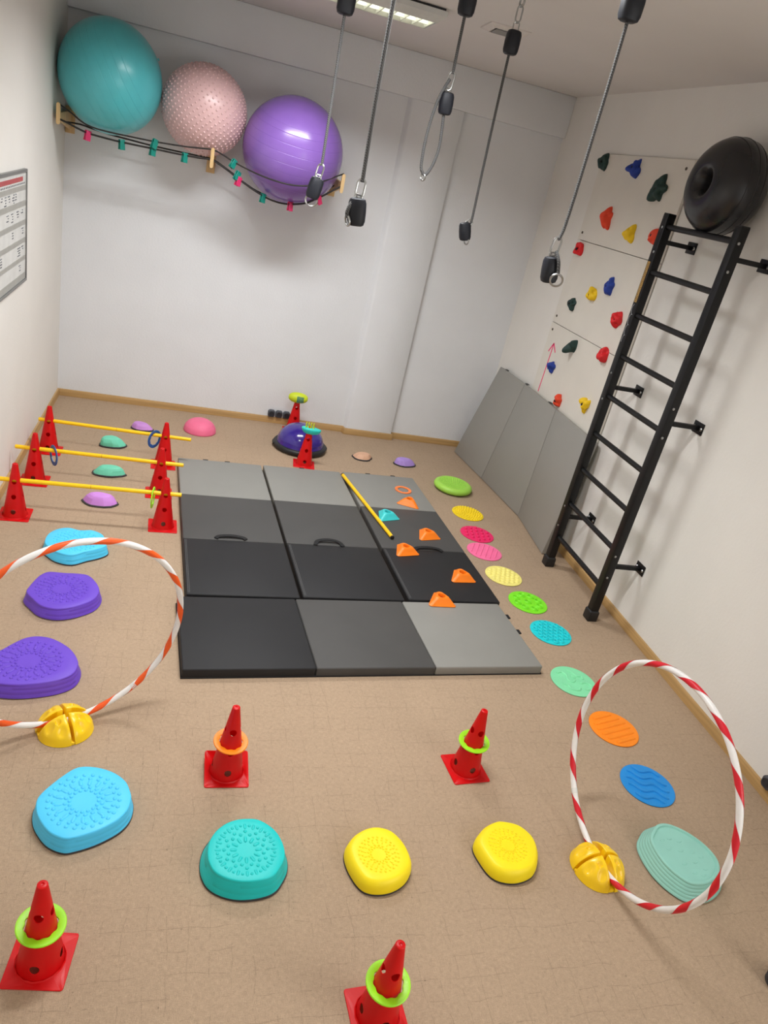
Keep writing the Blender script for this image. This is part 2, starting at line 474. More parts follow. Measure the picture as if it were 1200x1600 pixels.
for k, dy in ((0, -0.10), (1, 0.0), (1, -0.45)):
    p = Vector(T0[k]) - O + Vector((-0.018, dy, 0.013)); b = MB(); b.box(p, (0.02, 0.04, 0.005)); b.build('fastener_tab', VIND, t, smooth=False)

# ================================================================== climbing boards on the right wall
BOARD = mat('climbing_board', (226, 221, 211), 0.55, vary=0.03, vscale=4, bump=0.05, bscale=120)
BT = 0.018
HC = {'green': mat('hold_green', (28, 58, 54), 0.6, bump=0.3, bscale=150), 'blue': mat('hold_blue', (30, 62, 158), 0.6, bump=0.3, bscale=150),
      'red': mat('hold_red', (222, 26, 34), 0.6, bump=0.3, bscale=150), 'orange': mat('hold_orange', (235, 70, 36), 0.6, bump=0.3, bscale=150),
      'yellow': mat('hold_yellow', (244, 202, 16), 0.6, bump=0.3, bscale=150)}
HOLDS = [('green', -.85, 2.455, 1, .10, .11), ('blue', -1.29, 2.440, 2, .10, .11), ('green', -1.64, 2.340, 3, .11, .14), ('orange', -1.14, 2.125, 4, .08, .13),
         ('yellow', -1.485, 2.065, 5, .09, .11), ('orange', -1.76, 2.085, 6, .10, .12), ('red', -.885, 1.888, 7, .085, .095), ('blue', -1.445, 1.732, 8, .085, .11),
         ('yellow', -1.262, 1.643, 9, .085, .10), ('green', -1.02, 1.533, 10, .085, .09), ('red', -1.665, 1.566, 11, .095, .105), ('green', -1.225, 1.280, 12, .08, .105),
         ('red', -1.65, 1.335, 13, .085, .105), ('blue', -1.012, 1.065, 14, .08, .085), ('orange', -1.262, 0.885, 15, .075, .085), ('yellow', -1.632, 0.985, 16, .08, .095)]


def hold_mesh(seed, w, h, d=0.05):
    r = random.Random(seed * 7 + 3); bm = bmesh.new(); bmesh.ops.create_icosphere(bm, subdivisions=4, radius=1.0)
    lumps = [(Vector((r.uniform(-1, -.2), r.uniform(-1, 1), r.uniform(-1, 1))).normalized(), r.uniform(-.38, .34), r.uniform(4, 16)) for _ in range(16)]
    lobes = [(r.uniform(0, 2 * pi), r.uniform(.07, .20), r.choice((2, 3, 4, 5))) for _ in range(3)]
    for v in bm.verts:
        n = v.co.normalized(); k = 1.0
        for c, a, s in lumps: k += a * math.exp(-s * (1 - n.dot(c)) * 2)
        a = math.atan2(n.z, n.y)
        for ph, am, q in lobes: k += am * cos(q * a + ph) * (1 - abs(n.x))
        dish = math.exp(-((n.y) ** 2 + (n.z) ** 2) * 14) if n.x < 0 else 0
        k -= 0.30 * dish
        x = n.x * k * d
        v.co = Vector((min(x, 0.0), n.y * k * w * 0.46, n.z * k * h * 0.46))
    me = bpy.data.meshes.new('climbing_hold'); bm.to_mesh(me); bm.free()
    me.polygons.foreach_set('use_smooth', [True] * len(me.polygons)); return me


def board(z0, z1, label, first):
    y0, y1 = -1.885, -0.785
    o = thing('climbing_board', label, 'climbing wall', (W - BT - 0.004, (y0 + y1) / 2, z0))
    b = MB(); b.box((BT / 2, 0, (z1 - z0) / 2), (BT, y1 - y0, z1 - z0 - 0.003)); b.build('panel', BOARD, o, bevel=0.0015, bseg=1)
    for (y, z) in ((y0 + 0.06, 0.05), (y1 - 0.045, 0.05), (y0 + 0.06, z1 - z0 - 0.05), (y1 - 0.045, z1 - z0 - 0.05)):
        b = MB(); b.lathe([(0.009, 0), (0.009, 0.004), (0.005, 0.004), (0.004, 0.001)], 14, (0, y - (y0 + y1) / 2, z), Matrix.Rotation(-pi / 2, 3, 'Y')); b.build('screw', mat('screw_dull', (120, 112, 100), 0.5, metal=0.6), o)
    for c, y, z, sd, w, h in HOLDS:
        if z0 <= z < z1:
            me = hold_mesh(sd, w, h); p = link('climbing_hold', me, HC[c], o, (0, y - (y0 + y1) / 2, z - z0))
            p['label'] = {'green': 'dark green', 'orange': 'orange red'}.get(c, c) + ' climbing hold'
            b = MB(); b.lathe([(0.0095, -0.004), (0.0095, 0.003), (0.005, 0.003), (0.0045, 0.0005)], 10, (-0.037, 0, 0), Matrix.Rotation(-pi / 2, 3, 'Y')); b.build('bolt', BLACKP, p)
    return o


board(1.950, 2.512, 'top climbing board, with two dark green holds high on the right wall', 0)
board(1.358, 1.949, 'middle climbing board, with two red holds and one yellow', 1)
lowb = board(0.77, 1.357, 'lowest climbing board behind the leaning mat, with a pink tape arrow', 2)
PK = mat('pink_tape', (242, 62, 120), 0.6)
oy, oz = -1.335, 0.77
b = MB()
for (a, c) in (((-0.900, 0.845), (-0.918, 1.222)), ((-0.918, 1.222), (-0.868, 1.150)), ((-0.918, 1.222), (-0.977, 1.168))):
    A = Vector((0, a[0] - oy, a[1] - oz)); C = Vector((0, c[0] - oy, c[1] - oz)); d = (C - A).normalized(); n = Vector((0, -d.z, d.y)) * 0.0055
    o_ = Vector((-0.0012, 0, 0)); b.hexa([A - n, A + n, C + n, C - n, A - n + o_, A + n + o_, C + n + o_, C - n + o_])
p = b.build('tape_arrow', PK, lowb, smooth=False); p['label'] = 'pink tape arrow pointing up'

# ================================================================== wall ladder
LX, LY1, LY2 = 3.362, -2.098, -2.718
t = thing('wall_ladder', 'tall black metal wall ladder fixed to the right wall', 'ladder', (LX, (LY1 + LY2) / 2, 0))
for y, zt in ((LY1, 2.21), (LY2, 2.215)):
    yy = y - (LY1 + LY2) / 2
    b = MB(); b.box((0, yy, zt / 2 + 0.02), (0.050, 0.050, zt - 0.04)); b.build('rail', BLACKM, t, bevel=0.004)
    b = MB(); b.loft([[(x * k, yy + q * k, z) for x, q in ((-1, -1), (1, -1), (1, 1), (-1, 1))] for k, z in ((0.028, 0.0), (0.031, 0.006), (0.031, 0.062), (0.026, 0.070))]); b.build('foot_cap', BLACKP, t, bevel=0.002)
    b = MB(); b.box((0, yy, zt + 0.001), (0.046, 0.046, 0.004)); b.build('end_cap', BLACKP, t, smooth=False)
    for z in (0.30, 0.44, 1.16, 1.32, 2.01, 2.14):
        b = MB(); b.lathe([(0.007, 0), (0.007, 0.003), (0.004, 0.005)], 10, (-0.025 if y == LY1 else -0.008, yy - (0.006 if y == LY1 else 0.025), z), Matrix.Rotation(-pi / 2, 3, 'Y') if y == LY1 else Matrix.Rotation(pi / 2, 3, 'X')); b.build('rail_bolt', STEEL, t)
for k in range(9):
    z = 0.222 + 0.2405 * k
    b = MB(); b.tube([(0, LY1 - (LY1 + LY2) / 2 - 0.024, z), (0, LY2 - (LY1 + LY2) / 2 + 0.024, z)], 0.0155, 14); b.build('rung', BLACKM, t)
for y in (LY1 - 0.012, LY2 - 0.012):
    yy = y - (LY1 + LY2) / 2
    for z in (0.371, 1.240, 2.070):
        br = MB(); br.box(((0.025 + W - LX - 0.004) / 2, yy, z), (W - LX - 0.004 - 0.025, 0.024, 0.024)); br = br.build('wall_bracket', BLACKM, t, bevel=0.002)
        b = MB(); b.box((W - LX - 0.004, yy, z), (0.006, 0.085, 0.062)); b.build('bracket_plate', BLACKM, br, bevel=0.002)
        for s in (-1, 1):
            b = MB(); b.lathe([(0.010, 0), (0.010, 0.003), (0.006, 0.007)], 10, (W - LX - 0.007, yy + s * 0.029, z), Matrix.Rotation(-pi / 2, 3, 'Y')); b.build('bolt', STEEL, br)
# worn gold sticker and white script on the far rail; neither can be read in the photo, so strokes stand for them
yy = LY1 - (LY1 + LY2) / 2
GOLD = mat('sticker_gold', (176, 140, 74), 0.5, vary=0.25, vscale=160)
b = MB(); b.box((-0.0256, yy + 0.004, 1.845), (0.0012, 0.024, 0.225)); sk = b.build('gold_sticker', GOLD, t, smooth=False); sk['label'] = 'worn gold sticker strip'
b = MB(); r = random.Random(5)
for k in range(26):
    z = 1.742 + k * 0.0082; b.box((-0.0264, yy + 0.004 + r.uniform(-.003, .003), z), (0.0006, r.uniform(.008, .017), 0.0026))
b.build('sticker_print', mat('sticker_dark', (92, 60, 32), 0.6), sk, smooth=False)
b = MB(); pts = []
for k in range(60):
    a = k / 59; pts.append((-0.0256, yy + 0.002 + 0.012 * sin(a * 21) * (1 - 0.35 * a), 1.710 - 0.20 * a + 0.012 * cos(a * 21)))
b.tube(pts, 0.0011, 5); o = b.build('white_script', mat('script_white', (190, 192, 198), 0.5), t); o['label'] = 'white script lettering'

# ================================================================== doughnut ball on the ladder
RM, RN = 0.087, 0.140
t = thing('doughnut_ball', 'black inflatable doughnut-shaped ball resting on top of the wall ladder', 'ball', (W - RN - 0.003, -2.406, 2.377))
DB = mat('doughnut_black', (34, 34, 37), 0.27, vary=0.08, bump=0.02)
b = MB(); R = []
for i in range(72):
    a = 2 * pi * i / 72; ring = []
    for j in range(36):
        s = 2 * pi * j / 36
        rr = RM + RN * cos(s) * (1.0 if cos(s) > 0 else 0.44)      # the hole is only a narrow dimple-like opening
        ring.append((RN * sin(s), rr * cos(a), rr * sin(a)))
    R.append(ring)
R.append(R[0]); b.loft(R, False, False); b.build('body', DB, t, merge=0.0002)
for q in (-0.16, 0.0, 0.16):
    b = MB(); pts = []
    for i in range(72):
        a = 2 * pi * i / 72; s = q * 2; rr = RM + (RN + 0.0002) * cos(s); pts.append((RN * sin(s), rr * cos(a), rr * sin(a)))
    b.tube(pts, 0.0016, 6, True); b.build('moulding_line', DB, t)

# ================================================================== ball rack on the back wall
RX = (0.034, 0.973, 1.851); RZ = (2.000, 1.945, 1.968)
t = thing('ball_rack', 'wall rack of wooden brackets and black elastic cords holding three exercise balls', 'rack', (0.95, 0, 1.95))
O = Vector((0.95, 0, 1.95))
for x, z in zip(RX, RZ):
    br = MB(); br.hexa([Vector(p) - O for p in ((x - .009, -0.458, z - 0.050), (x + .009, -0.458, z - 0.050), (x + .009, -0.018, z - 0.105), (x - .009, -0.018, z - 0.105),
                                               (x - .009, -0.458, z - 0.008), (x + .009, -0.458, z - 0.008), (x + .009, -0.018, z + 0.01), (x - .009, -0.018, z + 0.01))])
    br = br.build('bracket_arm', PINE, t, bevel=0.002)
    b = MB(); b.box(Vector((x, -0.009, z - 0.045)) - O, (0.060, 0.017, 0.165)); b.build('wall_plate', PINE, br, bevel=0.003)
    b = MB(); prof = []
    for k in range(13): a = pi * k / 12; prof.append((0.0115 * cos(a), 0.050 + 0.0115 * sin(a)))
    for k in range(13): a = pi + pi * k / 12; prof.append((0.0115 * cos(a), -0.050 + 0.0115 * sin(a)))
    b.loft([[Vector((x + p[0], y, z - 0.014 + p[1])) - O for p in prof] for y in (-0.458, -0.478)]); b.build('front_plate', PINE, br, angle=50)
CORD = mat('elastic_cord', (38, 34, 32), 0.75, bump=0.3, bscale=400)
UP = [(0.027,-0.470,2.045),(0.062,-0.470,2.027),(0.113,-0.484,2.004),(0.155,-0.490,1.979),(0.200,-0.494,1.960),(0.255,-0.494,1.950),(0.314,-0.492,1.947),(0.376,-0.478,1.946),(0.445,-0.470,1.947),(0.519,-0.466,1.948),(0.602,-0.466,1.950),(0.700,-0.466,1.955),(0.800,-0.466,1.962),(0.891,-0.468,1.972),(0.974,-0.468,1.980),(1.043,-0.468,1.962),(1.114,-0.474,1.936),(1.200,-0.510,1.913),(1.288,-0.588,1.896),(1.379,-0.632,1.885),(1.467,-0.646,1.881),(1.540,-0.646,1.887),(1.602,-0.636,1.900),(1.653,-0.618,1.920),(1.704,-0.592,1.947),(1.785,-0.510,1.985),(1.849,-0.468,2.016)]
LO = [(0.035,-0.468,1.957),(0.079,-0.468,1.947),(0.122,-0.466,1.934),(0.164,-0.464,1.922),(0.208,-0.462,1.912),(0.250,-0.460,1.909),(0.293,-0.460,1.907),(0.340,-0.460,1.905),(0.390,-0.460,1.904),(0.495,-0.460,1.905),(0.605,-0.460,1.907),(0.701,-0.462,1.908),(0.806,-0.466,1.910),(0.891,-0.468,1.914),(0.972,-0.468,1.918),(1.057,-0.466,1.888),(1.144,-0.462,1.846),(1.242,-0.460,1.801),(1.331,-0.460,1.768),(1.385,-0.462,1.754),(1.425,-0.468,1.749),(1.464,-0.476,1.748),(1.503,-0.484,1.752),(1.546,-0.490,1.761),(1.600,-0.488,1.775),(1.639,-0.484,1.791),(1.679,-0.478,1.817),(1.731,-0.470,1.850),(1.794,-0.468,1.898),(1.846,-0.468,1.935)]
RE = [(0.035,-0.20,1.94),(0.12,-0.19,1.945),(0.20,-0.19,1.935),(0.30,-0.19,1.925),(0.42,-0.19,1.920),(0.55,-0.19,1.915),(0.70,-0.185,1.914),(0.85,-0.185,1.915),(0.973,-0.185,1.915),(1.10,-0.185,1.865),(1.20,-0.180,1.815),(1.30,-0.170,1.775),(1.40,-0.150,1.755),(1.48,-0.145,1.750),(1.56,-0.150,1.762),(1.66,-0.165,1.800),(1.76,-0.175,1.860),(1.851,-0.185,1.930)]
for P, rr in ((UP, 0.0048), (LO, 0.0058), (RE, 0.0052)):
    b = MB(); b.tube([p - O for p in smooth_open(P, 3)], rr, 8); b.build('elastic_cord', CORD, t)


def gym_ball(name, label, c, r, m, axis, lines, sq=None):
    t = thing(name, label, 'ball', c)
    rot = Vector((0, 0, 1)).rotation_difference(Vector(axis).normalized()).to_matrix()
    prof = []
    lats = [-90 + 180 * i / 48 for i in range(1, 48)]
    for l in lines: lats += [l - 0.55, l - 0.22, l, l + 0.22, l + 0.55]
    dips = set(lines)
    for l in sorted(set(lats)):
        q = r - (0.0012 if l in dips else 0)
        prof.append((q * cos(rad(l)), q * sin(rad(l))))
    b = MB(); b.lathe(prof, 72, (0, 0, 0), rot)
    if sq:
        b.v = [((p[0] * sq[0] if p[0] < 0 else p[0] * sq[1]), p[1], p[2]) for p in b.v]
    b.build('body', m, t, angle=60)
    pl = MB(); ax = Vector(axis).normalized(); pl.lathe([(0.008, r * 0.994 - 0.004), (0.008, r + 0.001), (0.003, r + 0.002)], 12, (0, 0, 0), rot); pl.build('valve_plug', m, t)
    return t


cx, cy = Vector(CAM_X), Vector(CAM_Y)
TEALB = mat('ball_teal', (84, 190, 198), 0.33, vary=0.03, coat=0.2)
PURB = mat('ball_purple', (130, 94, 176), 0.26, vary=0.03, coat=0.35)
PNKB = mat('ball_pink', (218, 180, 180), 0.36, vary=0.03, coat=0.15)
gym_ball('exercise_ball', 'large teal exercise ball at the left end of the wall rack', (0.312, -0.342, 2.253), 0.326, TEALB, (0.86, -0.1, 0.5), (-24, -15, -6, 3, 12, 21, 30), (0.945, 0.955))
bp_ = gym_ball('exercise_ball', 'dusty pink knobbly massage ball between the teal and purple balls', (0.895, -0.290, 2.199), 0.272, PNKB, (0.2, 0.3, 0.9), ())
gym_ball('exercise_ball', 'glossy purple exercise ball at the right end of the wall rack', (1.499, -0.350, 2.079), 0.340, PURB, (0.05, -0.25, 0.95), (-30, -20, -10, 0, 10, 20, 30, 38))
b = MB(); n_ = 950; r = 0.272
for k in range(n_):
    z = 1 - 2 * (k + 0.5) / n_; a = k * 2.399963; d = Vector((sqrt(1 - z * z) * cos(a), sqrt(1 - z * z) * sin(a), z))
    u = d.orthogonal().normalized(); w = d.cross(u)
    rings = [[d * (r - 0.001 + hh) + (u * cos(q * pi / 3) + w * sin(q * pi / 3)) * rr for q in range(6)] for rr, hh in ((0.0080, 0), (0.0062, 0.0040), (0.0028, 0.0062))]
    b.loft(rings, False, True)
stuff(b.build('knobs', PNKB, bp_, angle=80))

# clothes pegs on the cords
PEGM = {'pink': mat('peg_pink', (206, 46, 100), 0.45), 'teal': mat('peg_teal', (14, 132, 118), 0.45)}


def peg(c, p, tilt, label):
    t = thing('clothes_peg', label, 'clothes peg', p, 0, 'clothes pegs on the cords', rot=(0, tilt, rad(38)))
    t.scale = (1.35, 1.1, 1.1)
    for s in (-1, 1):
        b = MB(); b.loft([[(-.013, s * 0.0008, 0.014), (.013, s * 0.0008, 0.014), (.013, s * 0.009, 0.014), (-.013, s * 0.009, 0.014)],
                          [(-.013, s * 0.007, 0.002), (.013, s * 0.007, 0.002), (.013, s * 0.012, 0.002), (-.013, s * 0.012, 0.002)],
                          [(-.013, s * 0.002, -0.016), (.013, s * 0.002, -0.016), (.013, s * 0.010, -0.016), (-.013, s * 0.010, -0.016)],
                          [(-.013, s * 0.008, -0.040), (.013, s * 0.008, -0.040), (.013, s * 0.013, -0.040), (-.013, s * 0.013, -0.040)]])
        b.build('jaw', PEGM[c], t, bevel=0.001, bseg=1)
    b = MB(); b.tube([(-0.008, 0, -0.016), (0.008, 0, -0.016)], 0.0035, 8); b.build('spring', STEEL, t)
    return t


for c, p, tl, lb in (('pink', (0.208, -0.462, 1.912), .15, 'pink clothes peg on the cord under the teal ball, nearest the left wall'),
                     ('teal', (0.410, -0.460, 1.904), -.05, 'teal clothes peg hanging under the right side of the teal ball'),
                     ('teal', (0.602, -0.460, 1.907), .1, 'teal clothes peg hanging on the lower cord between teal and pink balls'),
                     ('teal', (0.612, -0.466, 1.950), .3, 'small teal clothes peg on the upper cord between teal and pink balls'),
                     ('teal', (0.801, -0.466, 1.910), .05, 'teal clothes peg under the pink knobbly ball'),
                     ('teal', (1.116, -0.474, 1.937), .5, 'upper teal clothes peg on the cord right of the middle bracket'),
                     ('teal', (1.149, -0.462, 1.870), .4, 'lower teal clothes peg right of the middle bracket, just above a pink one'),
                     ('pink', (1.160, -0.462, 1.838), .3, 'pink clothes peg on the sloping cord right of the middle bracket'),
                     ('teal', (1.332, -0.460, 1.768), .1, 'teal clothes peg under the left side of the purple ball'),
                     ('pink', (1.519, -0.486, 1.755), 0, 'pink clothes peg under the middle of the purple ball'),
                     ('pink', (1.704, -0.474, 1.832), -.4, 'pink clothes peg behind the hanging ring, right of the purple ball')):
    peg(c, p, tl, lb)


# ================================================================== hanging suspension ropes
def link_loop(b, p, q, w, r):
    """an oval steel link from p to q, w wide"""
    p = Vector(p); q = Vector(q); d = (q - p); L = d.length; d.normalize(); u = d.cross(Vector((0.3, 0.9, 0.2))).normalized(); pts = []
    for k in range(24):
        a = 2 * pi * k / 24; x = cos(a); y = sin(a)
        pts.append(p + d * (L / 2) + d * (x * L / 2) + u * (w / 2 * max(-1, min(1, y * 1.25))))
    b.tube(pts, r, 7, True)


def stopper(c, axis, w=0.056, h=0.080):
    b = MB(); rot = Vector((0, 0, 1)).rotation_difference(Vector(axis).normalized()).to_matrix()
    R = []
    for k, z in ((.62, -.5), (.84, -.46), (.97, -.32), (1.0, 0), (.97, .32), (.84, .46), (.62, .5)):
        ring = []
        for j in range(20):
            a = 2 * pi * j / 20; x, y = cos(a), sin(a); e = 0.72
            x = math.copysign(abs(x) ** e, x); y = math.copysign(abs(y) ** e, y)
            ring.append(rot @ Vector((x * w / 2 * k, y * w / 2 * 0.85 * k, z * h)) + Vector(c))
        R.append(ring)
    b.loft(R); return b


def ring_loop(b, c, axis, rad_, r):
    ax = Vector(axis).normalized(); u = ax.orthogonal().normalized(); w = ax.cross(u)
    b.tube([Vector(c) + (u * cos(2 * pi * k / 24) + w * sin(2 * pi * k / 24)) * rad_ for k in range(24)], r, 7, True)


def hang_rope(label, x, y, ztop, rope_pts, car, low, low_axis, ringp, ringax, extra=None, rr=0.0055, ring_r=0.021):
    t = thing('suspension_rope', label, 'rope', (x, y, H), 0, 'suspension ropes hanging from the ceiling')
    O = Vector((x, y, H))
    b = MB(); b.lathe([(0.035, 0), (0.035, -0.005), (0.010, -0.008), (0.008, -0.02)], 20); b.build('ceiling_plate', STEEL, t)
    b = MB(); ring_loop(b, (0, 0, -0.036), (1, 0.2, 0), 0.017, 0.0045); b.build('ceiling_eye', STEEL, t)
    zc = ztop + 0.045 - H
    b = MB(); link_loop(b, (0, 0, -0.046), (0, 0, max(zc + 0.028, -0.125)), 0.022, 0.0036); b.build('carabiner', STEEL, t)
    b = MB(); link_loop(b, (0, 0, max(zc + 0.033, -0.118)), (0, 0, zc - 0.008), 0.024, 0.003); b.build('rope_eye', STEEL, t)
    b = stopper((0, 0, ztop - H), (0, 0, 1), 0.066, 0.092); b.build('stopper', NAVYP, t)
    b = MB(); b.tube([Vector(p) - O for p in smooth_open(rope_pts, 4)], rr, 8); b.build('rope', ROPE, t)
    b = MB(); link_loop(b, Vector(car[0]) - O, Vector(car[1]) - O, 0.024, 0.0034); b.build('carabiner', STEEL, t)
    b = MB(); link_loop(b, Vector(car[1]) - O + Vector((0, 0, 0.010)), Vector(low) + Vector(low_axis).normalized() * 0.034 - O, 0.022, 0.003); b.build('rope_eye', STEEL, t)
    b = stopper(Vector(low) - O, low_axis); b.build('stopper', NAVYP, t)
    if extra:
        b = MB(); b.tube([Vector(p) - O for p in smooth_open(extra, 5)], rr, 8); b.build('rope_loop', ROPE, t)
    b = MB(); ring_loop(b, Vector(ringp) - O, ringax, ring_r, 0.0034); b.build('end_ring', STEEL, t)
    return t


hang_rope('grey suspension rope hanging in front of the purple ball', 1.360, -2.813, 2.610, [(1.360, -2.813, 2.60), (1.364, -2.813, 2.30), (1.366, -2.813, 2.062)],
          ((1.366, -2.813, 2.068), (1.358, -2.813, 2.018)), (1.353, -2.813, 1.978), (.18, 0, 1), (1.347, -2.813, 1.932), (.2, .95, .2), ring_r=0.023)
hang_rope('grey suspension rope just right of the purple ball, with a tilted stopper block', 1.385, -3.559, 2.600, [(1.385, -3.559, 2.60), (1.386, -3.559, 2.3), (1.391, -3.559, 2.052)],
          ((1.391, -3.559, 2.062), (1.388, -3.559, 2.006)), (1.391, -3.559, 1.967), (-.10, 0, 1), (1.366, -3.566, 1.938), (.9, .3, .25),
          [(1.380, -3.566, 2.005), (1.366, -3.571, 1.985), (1.360, -3.571, 1.962), (1.364, -3.569, 1.947)], rr=0.0062, ring_r=0.015)
hang_rope('grey suspension rope tied up into a long narrow loop', 1.825, -2.722, 2.730, [(1.825, -2.722, 2.72), (1.826, -2.722, 2.60), (1.828, -2.722, 2.490)],
          ((1.828, -2.722, 2.500), (1.822, -2.722, 2.430)), (1.827, -2.722, 2.385), (-.05, 0, 1), (1.797, -2.722, 2.106), (.8, .5, .1),
          [(1.822, -2.722, 2.470), (1.809, -2.724, 2.443), (1.791, -2.724, 2.388), (1.779, -2.724, 2.309), (1.775, -2.724, 2.226), (1.780, -2.722, 2.148), (1.790, -2.722, 2.124), (1.800, -2.722, 2.117), (1.812, -2.722, 2.124), (1.829, -2.722, 2.165), (1.838, -2.722, 2.223), (1.834, -2.722, 2.286), (1.827, -2.722, 2.348)], rr=0.0062, ring_r=0.013)
hang_rope('grey suspension rope hanging over the right recess, its chain and ceiling hook in view', 2.145, -2.406, 2.700, [(2.143, -2.406, 2.66), (2.150, -2.406, 2.30), (2.159, -2.406, 2.00), (2.157, -2.406, 1.964)],
          ((2.157, -2.406, 1.975), (2.147, -2.406, 1.945)), (2.140, -2.406, 1.920), (-.25, 0, 1), (2.156, -2.412, 1.880), (.9, .4, .1), rr=0.0062, ring_r=0.015)
hang_rope('grey suspension rope hanging nearest the climbing boards', 2.045, -3.640, 2.665, [(2.045, -3.640, 2.63), (2.045, -3.640, 2.40), (2.042, -3.640, 2.10), (2.036, -3.640, 2.03), (2.030, -3.640, 2.020)],
          ((2.033, -3.640, 2.026), (2.027, -3.640, 1.968)), (2.034, -3.640, 1.925), (-.12, 0, 1), (2.050, -3.672, 1.900), (.3, .9, .3),
          [(2.029, -3.655, 1.985), (2.040, -3.672, 1.955), (2.050, -3.672, 1.918)], ring_r=0.020)

# ================================================================== planner board on the left wall
t = thing('planner_board', 'white magnetic planner board with a red header on the left wall', 'board', (0.002, -1.95, 1.11))
by0, by1, bz = -1.28, -2.60, (0.0, 0.59)
PW = mat('board_white', (216, 216, 212), 0.25); PG = mat('board_grey', (165, 164, 158), 0.5); PR = mat('board_red', (178, 74, 76), 0.5); INK = mat('board_ink', (84, 88, 98), 0.6)
L_ = by0 - by1; cyb = (by0 + by1) / 2 + 1.95
b = MB(); b.box((0.006, cyb, 0.295), (0.010, L_, 0.59)); b.build('sheet', PW, t, smooth=False)
for z in (0.583, 0.007): b = MB(); b.box((0.009, cyb, z), (0.018, L_ + 0.01, 0.016)); b.build('frame_rail', mat('board_frame', (128, 128, 126), 0.4, metal=0.4), t, bevel=0.002)
b = MB(); b.box((0.009, by0 + 1.95 + 0.004, 0.295), (0.018, 0.010, 0.59)); b.build('frame_rail', MATS['board_frame'], t, bevel=0.002)
b = MB(); b.box((0.0115, cyb - 0.03, 0.545), (0.0012, L_ - 0.10, 0.022)); o = b.build('header_strip', PR, t, smooth=False); o['label'] = 'red header strip'
for z0, z1 in ((0.487, 0.512), (0.405, 0.433), (0.308, 0.334), (0.214, 0.240), (0.120, 0.143), (0.018, 0.050)):
    b = MB(); b.box((0.0115, cyb, (z0 + z1) / 2), (0.0012, L_ - 0.01, z1 - z0)); b.build('row_strip', PG, t, smooth=False)
b = MB(); r = random.Random(2)
for k in range(18): b.box((0.0115, by0 + 1.95 - 0.04 - k * 0.034, 0.522), (0.001, 0.014, 0.008))
for zc, n_ in ((0.46, 5), (0.37, 5), (0.275, 2), (0.18, 4), (0.085, 1)):
    for q in range(n_):
        y = by0 + 1.95 - 0.05 - r.random() * 0.5
        for s in range(r.randint(2, 4)):
            for w in range(r.randint(2, 4)): b.box((0.0115, y - w * 0.012, zc + 0.018 - s * 0.013), (0.001, r.uniform(.004, .010), r.uniform(.003, .006)))
stuff(b.build('handwriting', INK, t, smooth=False))

# ================================================================== wall sockets
SG = mat('socket_grey', (74, 77, 84), 0.45)


def socket(loc, rotz, label, group=None):
    t = thing('wall_socket', label, 'socket', loc, rotz, group)      # faces -y
    b = MB(); o8 = []
    for y, k in ((-0.001, 1.0), (-0.026, 1.0), (-0.034, 0.90)):
        o8.append([(x * k, y, z * k) for x, z in ((-.017, -.029), (.017, -.029), (.029, -.017), (.029, .017), (.017, .029), (-.017, .029), (-.029, .017), (-.029, -.017))])
    b.loft(o8); b.build('housing', SG, t, bevel=0.0015, bseg=1)
    b = MB(); b.lathe([(0.0215, 0.0335), (0.0215, 0.0365), (0.0185, 0.0365), (0.0175, 0.0345)], 24, (0, 0, 0), Matrix.Rotation(pi / 2, 3, 'X')); b.build('round_insert', mat('socket_dark', (44, 46, 52), 0.5), t)
    for s in (-1, 1):
        b = MB(); b.lathe([(0.003, 0.0340), (0.003, 0.0352)], 8, (s * 0.0085, 0, 0), Matrix.Rotation(pi / 2, 3, 'X')); b.build('contact_hole', BLACKP, t)
    return t


s0 = socket((1.667, 0, 0.086), 0, 'dark grey wall socket by the bosu ball, left of three', 'three dark grey sockets')
again(s0, (1.731, 0, 0.086), 0, 'dark grey wall socket in the middle of three on the back wall')
again(s0, (1.795, 0, 0.086), 0, 'dark grey wall socket nearest the red cone, right of three')
again(s0, (W, -4.055, 0.083), -pi / 2, 'dark grey wall socket on the right wall at the edge of the photo').pop('group', None)

# ================================================================== training cones
HT, RB, RT, RH = 0.305, 0.062, 0.0135, 0.0132


